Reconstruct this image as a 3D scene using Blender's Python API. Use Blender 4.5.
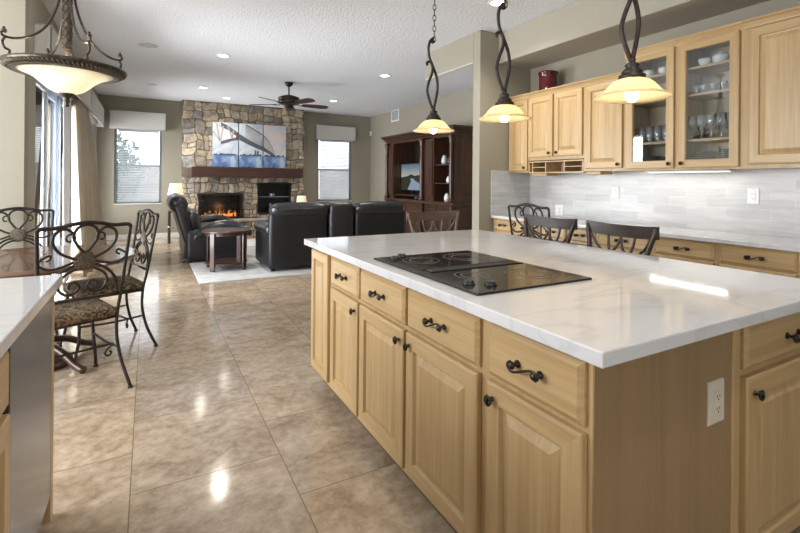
import bpy, bmesh, math, random
from mathutils import Vector, Matrix
PI = math.pi
random.seed(7)
scn = bpy.context.scene
for o in list(bpy.data.objects): bpy.data.objects.remove(o)
C = bpy.data.collections.new('kitchen_and_living_room'); scn.collection.children.link(C)

# ------------------------------------------------------------------ camera, sky, exposure
F = 457.0; TH = math.atan(252 / F)
cam = bpy.data.objects.new('camera', bpy.data.cameras.new('camera')); C.objects.link(cam)
cam.data.sensor_width = 36; cam.data.lens = F * 36 / 800
cam.data.shift_y = -(266.5 - 181.5) / 800
cam.data.clip_start = 0.02
cam.matrix_world = Matrix.Translation((0, 0, 1.29)) @ Matrix.Rotation(-TH, 4, 'Z') @ Matrix.Rotation(PI / 2, 4, 'X') @ Matrix.Rotation(math.radians(0.48), 4, 'Z')
scn.camera = cam
scn.view_settings.view_transform = 'Standard'; scn.view_settings.look = 'None'
scn.view_settings.gamma = 1; scn.view_settings.use_curve_mapping = False
scn.view_settings.exposure = 0.0
w = bpy.data.worlds.new('sky'); scn.world = w; w.use_nodes = True
bg = w.node_tree.nodes['Background']; bg.inputs[0].default_value = (0.90, 0.95, 1.0, 1); bg.inputs[1].default_value = 4.5

def area(name, loc, rot, sx, sy, power, col=(1, 1, 1)):
    l = bpy.data.lights.new(name, 'AREA'); l.shape = 'RECTANGLE'; l.size = sx; l.size_y = sy; l.energy = power; l.color = col
    o = bpy.data.objects.new(name, l); C.objects.link(o); o.location = loc; o.rotation_euler = rot; return o
# added fill lamps at invented openings behind the camera and on the dining side
area('added_fill_behind', (0.2, -2.45, 1.5), (-PI / 2 + PI, 0, 0), 2.4, 1.9, 3, (0.95, 0.97, 1.0))
area('added_fill_dining', (-3.15, 2.9, 1.45), (0, -PI / 2 - .25, 0), 2.0, 3.2, 230, (0.93, 0.96, 1.0))

area('daylight_slider', (-1.35, 6.75, 1.2), (0, -PI / 2 - .35, 0), 2.3, 2.5, 430, (0.93, 0.96, 1.0))
area('daylight_corner', (-1.35, 10.15, 1.35), (0, -PI / 2 - .3, 0), 2.0, 2.0, 200, (0.93, 0.96, 1.0))

# ------------------------------------------------------------------ material helpers
def newmat(name):
    m = bpy.data.materials.new(name); m.use_nodes = True
    nt = m.node_tree; return m, nt, nt.nodes['Principled BSDF'], nt.nodes, nt.links
def plain(name, col, rough=0.5, metal=0.0, noise=0.0, nscale=30, bump=0.0, bscale=60, spec=None, emit=None, estr=0, coat=0):
    m, nt, b, N, L = newmat(name)
    b.inputs['Base Color'].default_value = (*col, 1); b.inputs['Roughness'].default_value = rough; b.inputs['Metallic'].default_value = metal
    if spec is not None: b.inputs['Specular IOR Level'].default_value = spec
    if coat: b.inputs['Coat Weight'].default_value = coat
    if emit: b.inputs['Emission Color'].default_value = (*emit, 1); b.inputs['Emission Strength'].default_value = estr
    tc = N.new('ShaderNodeTexCoord')
    if noise:
        n = N.new('ShaderNodeTexNoise'); n.inputs['Scale'].default_value = nscale; n.inputs['Detail'].default_value = 5
        L.new(tc.outputs['Object'], n.inputs['Vector'])
        r = N.new('ShaderNodeValToRGB'); L.new(n.outputs['Fac'], r.inputs['Fac'])
        r.color_ramp.elements[0].position = 0.3; r.color_ramp.elements[1].position = 0.7
        r.color_ramp.elements[0].color = (*[c * (1 - noise) for c in col], 1); r.color_ramp.elements[1].color = (*[min(1, c * (1 + noise)) for c in col], 1)
        L.new(r.outputs['Color'], b.inputs['Base Color'])
    if bump:
        n2 = N.new('ShaderNodeTexNoise'); n2.inputs['Scale'].default_value = bscale; n2.inputs['Detail'].default_value = 3
        L.new(tc.outputs['Object'], n2.inputs['Vector'])
        bp = N.new('ShaderNodeBump'); bp.inputs['Strength'].default_value = bump; bp.inputs['Distance'].default_value = 0.01
        L.new(n2.outputs['Fac'], bp.inputs['Height']); L.new(bp.outputs['Normal'], b.inputs['Normal'])
    return m
def wood(name, c1, c2, scale, rough=0.35, coat=0.0):
    """grain stretched along the axis whose scale is smallest; offset differs per object"""
    m, nt, b, N, L = newmat(name)
    tc = N.new('ShaderNodeTexCoord'); oi = N.new('ShaderNodeObjectInfo')
    cmb = N.new('ShaderNodeVectorMath'); cmb.operation = 'SCALE'; cmb.inputs[0].default_value = (7.3, 5.1, 9.7)
    L.new(oi.outputs['Random'], cmb.inputs['Scale'])
    ad = N.new('ShaderNodeVectorMath'); L.new(tc.outputs['Object'], ad.inputs[0]); L.new(cmb.outputs[0], ad.inputs[1])
    mp = N.new('ShaderNodeMapping'); mp.inputs['Scale'].default_value = scale; L.new(ad.outputs[0], mp.inputs['Vector'])
    n = N.new('ShaderNodeTexNoise'); n.inputs['Scale'].default_value = 1; n.inputs['Detail'].default_value = 6; n.inputs['Distortion'].default_value = 0.6
    L.new(mp.outputs[0], n.inputs['Vector'])
    n2 = N.new('ShaderNodeTexNoise'); n2.inputs['Scale'].default_value = 0.25; n2.inputs['Detail'].default_value = 2
    L.new(mp.outputs[0], n2.inputs['Vector'])
    mx = N.new('ShaderNodeMath'); mx.operation = 'ADD'; L.new(n.outputs['Fac'], mx.inputs[0]); L.new(n2.outputs['Fac'], mx.inputs[1])
    hf = N.new('ShaderNodeMath'); hf.operation = 'MULTIPLY'; hf.inputs[1].default_value = 0.5; L.new(mx.outputs[0], hf.inputs[0])
    r = N.new('ShaderNodeValToRGB'); r.color_ramp.elements[0].position = 0.32; r.color_ramp.elements[1].position = 0.68
    r.color_ramp.elements[0].color = (*c1, 1); r.color_ramp.elements[1].color = (*c2, 1)
    L.new(hf.outputs[0], r.inputs['Fac']); L.new(r.outputs['Color'], b.inputs['Base Color'])
    b.inputs['Roughness'].default_value = rough; b.inputs['Coat Weight'].default_value = coat
    return m
M = {}
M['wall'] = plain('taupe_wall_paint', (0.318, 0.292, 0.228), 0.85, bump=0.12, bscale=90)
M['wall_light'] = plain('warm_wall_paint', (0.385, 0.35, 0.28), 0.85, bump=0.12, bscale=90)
M['ceil'] = plain('knockdown_ceiling', (0.76, 0.785, 0.825), 0.9, bump=0.9, bscale=38)
M['white'] = plain('white_trim_paint', (0.75, 0.74, 0.71), 0.45)
M['maple_v'] = wood('maple_vertical', (0.385, 0.248, 0.108), (0.53, 0.37, 0.182), (75, 75, 2.6), 0.33)
M['maple_h'] = wood('maple_horizontal', (0.395, 0.253, 0.112), (0.54, 0.38, 0.19), (2.6, 75, 75), 0.33)
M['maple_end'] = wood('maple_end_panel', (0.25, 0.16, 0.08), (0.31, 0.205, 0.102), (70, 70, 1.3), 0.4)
M['maple_in'] = plain('cabinet_interior', (0.55, 0.46, 0.35), 0.6, noise=0.08, nscale=8)
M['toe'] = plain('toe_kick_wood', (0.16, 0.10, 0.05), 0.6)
M['bronze'] = plain('oil_rubbed_bronze', (0.040, 0.030, 0.024), 0.36, 0.7, noise=0.35, nscale=60)
M['iron'] = plain('brushed_bronze_iron', (0.034, 0.027, 0.022), 0.38, 0.5, noise=0.4, nscale=45)
M['lampiron'] = plain('antique_rust_iron', (0.034, 0.025, 0.020), 0.45, 0.5, noise=0.4, nscale=70)
M['antique'] = plain('antique_silver_bronze', (0.07, 0.058, 0.047), 0.30, 0.85, noise=0.5, nscale=50)
M['rope'] = plain('cast_relief_metal', (0.13, 0.105, 0.075), 0.4, 0.75, noise=0.6, nscale=120, bump=1.0, bscale=160)
M['steel'] = plain('stainless_steel', (0.11, 0.125, 0.15), 0.2, 0.9, noise=0.04, nscale=3)
M['leather'] = plain('black_leather', (0.013, 0.013, 0.014), 0.38, bump=0.35, bscale=14, spec=0.38)
M['leather_soft'] = plain('creased_black_leather', (0.016, 0.016, 0.018), 0.30, bump=0.8, bscale=9, spec=0.6)
M['darkwood_v'] = wood('dark_walnut_vertical', (0.022, 0.009, 0.005), (0.085, 0.034, 0.018), (30, 30, 2), 0.32, 0.2)
M['darkwood_h'] = wood('dark_walnut_horizontal', (0.022, 0.009, 0.005), (0.085, 0.034, 0.018), (2, 30, 30), 0.32, 0.2)
M['darkwood_in'] = plain('dark_cabinet_recess', (0.018, 0.009, 0.006), 0.5)
M['mantel'] = wood('mahogany_mantel', (0.022, 0.009, 0.006), (0.060, 0.022, 0.014), (1.5, 25, 25), 0.5, 0.0)
M['tabletop'] = wood('brown_table_wood', (0.085, 0.040, 0.022), (0.19, 0.10, 0.058), (2.5, 18, 18), 0.18, 0.4)
M['stool'] = wood('espresso_stool_wood', (0.022, 0.015, 0.012), (0.065, 0.045, 0.036), (8, 8, 40), 0.38)
M['stool_lit'] = wood('lit_brown_stool_wood', (0.075, 0.048, 0.032), (0.16, 0.11, 0.078), (8, 8, 40), 0.38)  # lighter copy of the stool wood, with reflected light put into its colour
M['valance'] = plain('oatmeal_valance_linen', (0.60, 0.585, 0.55), 0.9, noise=0.05, nscale=200, bump=0.2, bscale=300)
M['curtain'] = plain('taupe_silk_drape', (0.36, 0.30, 0.22), 0.5, noise=0.05, nscale=10)
M['sheer'] = plain('white_drape_lining', (0.75, 0.77, 0.80), 0.7)
M['frame_gray'] = plain('blue_grey_aluminium', (0.22, 0.25, 0.29), 0.35, 0.3)
M['frame_light'] = plain('pale_aluminium', (0.50, 0.52, 0.55), 0.4, 0.2)
M['black'] = plain('black_metal', (0.008, 0.008, 0.009), 0.35)
M['black_plastic'] = plain('black_plastic', (0.012, 0.013, 0.016), 0.25)
M['white_plastic'] = plain('white_plastic', (0.78, 0.78, 0.77), 0.35)
M['almond'] = plain('almond_plastic', (0.62, 0.56, 0.46), 0.4)
M['slot'] = plain('slot_dark', (0.015, 0.015, 0.015), 0.6)
M['porcelain'] = plain('white_porcelain', (0.80, 0.80, 0.79), 0.15)
M['plate'] = plain('slate_blue_stoneware', (0.16, 0.19, 0.23), 0.25)
M['vase'] = plain('oxblood_glaze', (0.075, 0.008, 0.008), 0.12, noise=0.3, nscale=12)
M['chrome'] = plain('polished_chrome', (0.7, 0.7, 0.72), 0.12, 1.0)
M['shade_fabric'] = plain('cream_lamp_fabric', (0.75, 0.66, 0.5), 0.8, emit=(1.0, 0.78, 0.48), estr=0.35)
M['rug'] = plain('pale_grey_wool_rug', (0.52, 0.52, 0.51), 0.95, noise=0.16, nscale=5, bump=0.5, bscale=120)
M['burner'] = plain('cooktop_burner_ring', (0.045, 0.043, 0.042), 0.3)
M['bulb'] = plain('lit_bulb', (1, 0.9, 0.7), 0.3, emit=(1.0, 0.86, 0.62), estr=14)
M['can_glow'] = plain('lit_downlight_lens', (1, 1, 1), 0.3, emit=(1.0, 0.95, 0.86), estr=9)
M['bar_glow'] = plain('lit_under_cabinet_tube', (1, 1, 1), 0.3, emit=(1.0, 0.96, 0.88), estr=1.1)
M['can_off'] = plain('unlit_lens', (0.50, 0.50, 0.52), 0.5)
M['stucco'] = plain('garden_stucco', (0.45, 0.42, 0.38), 0.9, noise=0.1, nscale=4)
M['gravel'] = plain('garden_paving', (0.50, 0.47, 0.43), 0.9, noise=0.1, nscale=3)
M['leaf'] = plain('leaves', (0.06, 0.11, 0.035), 0.6, noise=0.4, nscale=6)
M['bark'] = plain('bark', (0.11, 0.07, 0.045), 0.9, noise=0.3, nscale=9)
M['ember'] = plain('glowing_ember', (0.3, 0.06, 0.01), 0.7, emit=(1.0, 0.20, 0.03), estr=2.2)
M['log'] = plain('charred_log', (0.03, 0.018, 0.012), 0.8, noise=0.3, nscale=20)

def m_flame():
    m, nt, b, N, L = newmat('flame')
    b.inputs['Base Color'].default_value = (0.1, 0.02, 0, 1)
    tc = N.new('ShaderNodeTexCoord'); sp = N.new('ShaderNodeSeparateXYZ'); L.new(tc.outputs['Object'], sp.inputs[0])
    r = N.new('ShaderNodeValToRGB'); r.color_ramp.elements[0].color = (1, 0.45, 0.10, 1); r.color_ramp.elements[1].color = (0.35, 0.07, 0.015, 1)
    mr = N.new('ShaderNodeMapRange'); mr.inputs[1].default_value = 0.0; mr.inputs[2].default_value = 0.3
    L.new(sp.outputs['Z'], mr.inputs[0]); L.new(mr.outputs[0], r.inputs['Fac']); L.new(r.outputs['Color'], b.inputs['Emission Color'])
    b.inputs['Emission Strength'].default_value = 1.3; return m
M['flame'] = m_flame()
def m_glass(name, tint=(1, 1, 1), ior=1.45, rough=0.0, add=0.0):
    m, nt, b, N, L = newmat(name); out = N['Material Output']; N.remove(b)
    t = N.new('ShaderNodeBsdfTransparent'); t.inputs[0].default_value = (*tint, 1)
    g = N.new('ShaderNodeBsdfGlossy'); g.inputs['Roughness'].default_value = rough
    fr = N.new('ShaderNodeFresnel'); fr.inputs['IOR'].default_value = ior
    ad = N.new('ShaderNodeMath'); ad.operation = 'ADD'; ad.use_clamp = True; ad.inputs[1].default_value = add; L.new(fr.outputs[0], ad.inputs[0])
    mx = N.new('ShaderNodeMixShader'); L.new(ad.outputs[0], mx.inputs[0]); L.new(t.outputs[0], mx.inputs[1]); L.new(g.outputs[0], mx.inputs[2]); L.new(mx.outputs[0], out.inputs['Surface'])
    return m
M['pane'] = m_glass('window_glass')
M['cab_glass'] = m_glass('cabinet_glass', (0.95, 0.97, 0.97), 1.5, 0.0, 0.03)
M['crystal'] = m_glass('drinking_glass', (0.97, 0.98, 0.98), 1.5, 0.05, 0.06)
_nt = M['crystal'].node_tree; _d = _nt.nodes.new('ShaderNodeBsdfDiffuse'); _d.inputs[0].default_value = (.9, .92, .95, 1); _mx = _nt.nodes.new('ShaderNodeMixShader'); _mx.inputs[0].default_value = .16
_o = _nt.nodes['Material Output']; _nt.links.new(_o.inputs['Surface'].links[0].from_socket, _mx.inputs[1]); _nt.links.new(_d.outputs[0], _mx.inputs[2]); _nt.links.new(_mx.outputs[0], _o.inputs['Surface'])
def m_alabaster(name, col, tcol, cloud):
    m, nt, b, N, L = newmat(name); out = N['Material Output']
    tc = N.new('ShaderNodeTexCoord'); n = N.new('ShaderNodeTexNoise'); n.inputs['Scale'].default_value = cloud; n.inputs['Detail'].default_value = 3
    L.new(tc.outputs['Object'], n.inputs['Vector'])
    r = N.new('ShaderNodeValToRGB'); r.color_ramp.elements[0].position = 0.35; r.color_ramp.elements[1].position = 0.65
    r.color_ramp.elements[0].color = (*[c * 0.85 for c in tcol], 1); r.color_ramp.elements[1].color = (*tcol, 1)
    L.new(n.outputs['Fac'], r.inputs['Fac'])
    tr = N.new('ShaderNodeBsdfTranslucent'); L.new(r.outputs['Color'], tr.inputs['Color'])
    b.inputs['Base Color'].default_value = (*col, 1); b.inputs['Roughness'].default_value = 0.3
    mx = N.new('ShaderNodeMixShader'); mx.inputs[0].default_value = 0.6
    L.new(b.outputs[0], mx.inputs[1]); L.new(tr.outputs[0], mx.inputs[2]); L.new(mx.outputs[0], out.inputs['Surface'])
    return m
M['alabaster'] = m_alabaster('amber_alabaster_glass', (0.70, 0.60, 0.42), (0.98, 0.88, 0.66), 14)
M['bowl'] = m_alabaster('cream_bowl_glass', (0.80, 0.75, 0.65), (1.0, 0.95, 0.84), 5)

M['blind'] = m_alabaster('white_blind_slats', (0.80, 0.83, 0.87), (0.90, 0.92, 0.95), 2)
def m_floor():
    m, nt, b, N, L = newmat('travertine_tiles')
    tc = N.new('ShaderNodeTexCoord'); sp = N.new('ShaderNodeSeparateXYZ'); L.new(tc.outputs['Object'], sp.inputs[0])
    def off(sock, v):
        a = N.new('ShaderNodeMath'); a.operation = 'ADD'; a.inputs[1].default_value = v; L.new(sock, a.inputs[0]); return a.outputs[0]
    cb = N.new('ShaderNodeCombineXYZ')
    L.new(off(sp.outputs['Y'], -2.16 + 0.648 * 20 + 0.324), cb.inputs['X']); L.new(off(sp.outputs['X'], 0.055 + 0.61 * 20), cb.inputs['Y'])
    br = N.new('ShaderNodeTexBrick'); br.offset = 0.5; br.offset_frequency = 2; br.squash = 1
    br.inputs['Scale'].default_value = 1; br.inputs['Mortar Size'].default_value = 0.0022; br.inputs['Mortar Smooth'].default_value = 0.3
    br.inputs['Brick Width'].default_value = 0.648; br.inputs['Row Height'].default_value = 0.61
    br.inputs['Color1'].default_value = (0, 0, 0, 1); br.inputs['Color2'].default_value = (1, 1, 1, 1); br.inputs['Mortar'].default_value = (0.5, 0.5, 0.5, 1)
    L.new(cb.outputs[0], br.inputs['Vector'])
    # each tile shifts the stone pattern
    sc = N.new('ShaderNodeVectorMath'); sc.operation = 'SCALE'; sc.inputs['Scale'].default_value = 13.0
    L.new(br.outputs['Color'], sc.inputs[0])
    ad = N.new('ShaderNodeVectorMath'); L.new(tc.outputs['Object'], ad.inputs[0]); L.new(sc.outputs[0], ad.inputs[1])
    mp = N.new('ShaderNodeMapping'); mp.inputs['Scale'].default_value = (2.4, 3.4, 1); L.new(ad.outputs[0], mp.inputs['Vector'])
    n1 = N.new('ShaderNodeTexNoise'); n1.inputs['Scale'].default_value = 1.5; n1.inputs['Detail'].default_value = 9; n1.inputs['Roughness'].default_value = 0.68; n1.inputs['Distortion'].default_value = 0.8
    L.new(mp.outputs[0], n1.inputs['Vector'])
    n2 = N.new('ShaderNodeTexNoise'); n2.inputs['Scale'].default_value = 22; n2.inputs['Detail'].default_value = 6; n2.inputs['Roughness'].default_value = 0.7
    L.new(ad.outputs[0], n2.inputs['Vector'])
    r = N.new('ShaderNodeValToRGB'); e = r.color_ramp.elements
    e[0].position = 0.30; e[0].color = (0.27, 0.20, 0.135, 1); e[1].position = 0.74; e[1].color = (0.54, 0.455, 0.35, 1)
    x = e.new(0.5); x.color = (0.42, 0.335, 0.245, 1)
    L.new(n1.outputs['Fac'], r.inputs['Fac'])
    r2 = N.new('ShaderNodeValToRGB'); r2.color_ramp.elements[0].position = 0.36; r2.color_ramp.elements[0].color = (0.70, 0.66, 0.62, 1)
    r2.color_ramp.elements[1].position = 0.58; r2.color_ramp.elements[1].color = (1.06, 1.05, 1.04, 1)
    L.new(n2.outputs['Fac'], r2.inputs['Fac'])
    mu = N.new('ShaderNodeMixRGB'); mu.blend_type = 'MULTIPLY'; mu.inputs[0].default_value = 0.8
    L.new(r.outputs['Color'], mu.inputs[1]); L.new(r2.outputs['Color'], mu.inputs[2])
    # tile-to-tile tone
    r3 = N.new('ShaderNodeValToRGB'); r3.color_ramp.elements[0].color = (0.84, 0.84, 0.86, 1); r3.color_ramp.elements[1].color = (1.10, 1.08, 1.04, 1)
    L.new(br.outputs['Color'], r3.inputs['Fac'])
    mu2 = N.new('ShaderNodeMixRGB'); mu2.blend_type = 'MULTIPLY'; mu2.inputs[0].default_value = 1; L.new(mu.outputs[0], mu2.inputs[1]); L.new(r3.outputs['Color'], mu2.inputs[2])
    gm = N.new('ShaderNodeMixRGB'); gm.inputs[2].default_value = (0.17, 0.13, 0.095, 1); L.new(br.outputs['Fac'], gm.inputs[0]); L.new(mu2.outputs[0], gm.inputs[1])
    L.new(gm.outputs[0], b.inputs['Base Color'])
    rr = N.new('ShaderNodeMapRange'); rr.inputs[3].default_value = 0.07; rr.inputs[4].default_value = 0.17; L.new(n2.outputs['Fac'], rr.inputs[0])
    L.new(rr.outputs[0], b.inputs['Roughness'])
    bp = N.new('ShaderNodeBump'); bp.inputs['Strength'].default_value = 0.35; bp.inputs['Distance'].default_value = 0.002; bp.invert = True
    L.new(br.outputs['Fac'], bp.inputs['Height']); L.new(bp.outputs[0], b.inputs['Normal'])
    return m
M['floor'] = m_floor()
def m_quartz():
    m, nt, b, N, L = newmat('white_quartz')
    tc = N.new('ShaderNodeTexCoord'); mp = N.new('ShaderNodeMapping'); mp.inputs['Scale'].default_value = (1.0, 3.2, 1); mp.inputs['Rotation'].default_value = (0, 0, 0.25)
    L.new(tc.outputs['Object'], mp.inputs['Vector'])
    n = N.new('ShaderNodeTexNoise'); n.inputs['Scale'].default_value = 1.1; n.inputs['Detail'].default_value = 7; n.inputs['Distortion'].default_value = 0.9; L.new(mp.outputs[0], n.inputs['Vector'])
    r = N.new('ShaderNodeValToRGB'); e = r.color_ramp.elements
    e[0].position = 0.0; e[0].color = (0.60, 0.595, 0.60, 1); e[1].position = 1; e[1].color = (0.62, 0.615, 0.615, 1)
    for p, c in ((0.475, 0.61), (0.50, 0.55), (0.525, 0.615)):
        q = e.new(p); q.color = (c, c * 0.99, c * 0.99, 1)
    L.new(n.outputs['Fac'], r.inputs['Fac']); L.new(r.outputs['Color'], b.inputs['Base Color']); b.inputs['Roughness'].default_value = 0.07
    return m
M['quartz'] = m_quartz()
def m_splash():
    m, nt, b, N, L = newmat('grey_stone_subway_tile')
    tc = N.new('ShaderNodeTexCoord'); sp = N.new('ShaderNodeSeparateXYZ'); L.new(tc.outputs['Object'], sp.inputs[0])
    sm = N.new('ShaderNodeMath'); sm.operation = 'ADD'; L.new(sp.outputs['X'], sm.inputs[0]); L.new(sp.outputs['Y'], sm.inputs[1])
    cb = N.new('ShaderNodeCombineXYZ'); L.new(sm.outputs[0], cb.inputs['X']); L.new(sp.outputs['Z'], cb.inputs['Y'])
    br = N.new('ShaderNodeTexBrick'); br.offset = 0.5; br.inputs['Scale'].default_value = 1; br.inputs['Mortar Size'].default_value = 0.0018
    br.inputs['Brick Width'].default_value = 0.305; br.inputs['Row Height'].default_value = 0.0785
    br.inputs['Color1'].default_value = (0.49, 0.488, 0.48, 1); br.inputs['Color2'].default_value = (0.60, 0.595, 0.585, 1); br.inputs['Mortar'].default_value = (0.62, 0.61, 0.59, 1)
    L.new(cb.outputs[0], br.inputs['Vector'])
    mp = N.new('ShaderNodeMapping'); mp.inputs['Scale'].default_value = (3, 3, 22); L.new(tc.outputs['Object'], mp.inputs['Vector'])
    n = N.new('ShaderNodeTexNoise'); n.inputs['Scale'].default_value = 1.5; n.inputs['Detail'].default_value = 5; L.new(mp.outputs[0], n.inputs['Vector'])
    r = N.new('ShaderNodeValToRGB'); r.color_ramp.elements[0].position = 0.3; r.color_ramp.elements[0].color = (0.86, 0.86, 0.87, 1); r.color_ramp.elements[1].position = 0.7; r.color_ramp.elements[1].color = (1.05, 1.05, 1.05, 1)
    L.new(n.outputs['Fac'], r.inputs['Fac'])
    mu = N.new('ShaderNodeMixRGB'); mu.blend_type = 'MULTIPLY'; mu.inputs[0].default_value = 1; L.new(br.outputs['Color'], mu.inputs[1]); L.new(r.outputs['Color'], mu.inputs[2])
    L.new(mu.outputs[0], b.inputs['Base Color']); b.inputs['Roughness'].default_value = 0.28
    return m
M['splash'] = m_splash()
def m_seat():
    m, nt, b, N, L = newmat('brown_damask_fabric')
    tc = N.new('ShaderNodeTexCoord'); n = N.new('ShaderNodeTexNoise'); n.inputs['Scale'].default_value = 26; n.inputs['Detail'].default_value = 4; n.inputs['Distortion'].default_value = 2.2
    L.new(tc.outputs['Object'], n.inputs['Vector'])
    r = N.new('ShaderNodeValToRGB'); e = r.color_ramp.elements; r.color_ramp.interpolation = 'LINEAR'
    e[0].position = 0.40; e[0].color = (0.030, 0.022, 0.014, 1); e[1].position = 0.62; e[1].color = (0.30, 0.22, 0.13, 1)
    q = e.new(0.5); q.color = (0.13, 0.085, 0.045, 1); q = e.new(0.7); q.color = (0.11, 0.10, 0.08, 1)
    L.new(n.outputs['Fac'], r.inputs['Fac']); L.new(r.outputs['Color'], b.inputs['Base Color']); b.inputs['Roughness'].default_value = 0.85
    return m
M['damask'] = m_seat()
def m_stone():
    m, nt, b, N, L = newmat('fieldstone')
    at = N.new('ShaderNodeAttribute'); at.attribute_name = 'stone'
    tc = N.new('ShaderNodeTexCoord'); n = N.new('ShaderNodeTexNoise'); n.inputs['Scale'].default_value = 9; n.inputs['Detail'].default_value = 7; n.inputs['Roughness'].default_value = 0.65
    L.new(tc.outputs['Object'], n.inputs['Vector'])
    r = N.new('ShaderNodeValToRGB'); r.color_ramp.elements[0].position = 0.32; r.color_ramp.elements[0].color = (0.50, 0.48, 0.46, 1); r.color_ramp.elements[1].position = 0.66; r.color_ramp.elements[1].color = (1.2, 1.15, 1.08, 1)
    L.new(n.outputs['Fac'], r.inputs['Fac'])
    mu = N.new('ShaderNodeMixRGB'); mu.blend_type = 'MULTIPLY'; mu.inputs[0].default_value = 1; L.new(at.outputs['Color'], mu.inputs[1]); L.new(r.outputs['Color'], mu.inputs[2])
    L.new(mu.outputs[0], b.inputs['Base Color']); b.inputs['Roughness'].default_value = 0.85
    bp = N.new('ShaderNodeBump'); bp.inputs['Strength'].default_value = 0.8; bp.inputs['Distance'].default_value = 0.02; L.new(n.outputs['Fac'], bp.inputs['Height']); L.new(bp.outputs[0], b.inputs['Normal'])
    return m
M['stone'] = m_stone()
M['mortar'] = plain('dark_mortar', (0.15, 0.12, 0.085), 0.95, noise=0.2, nscale=20)

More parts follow.
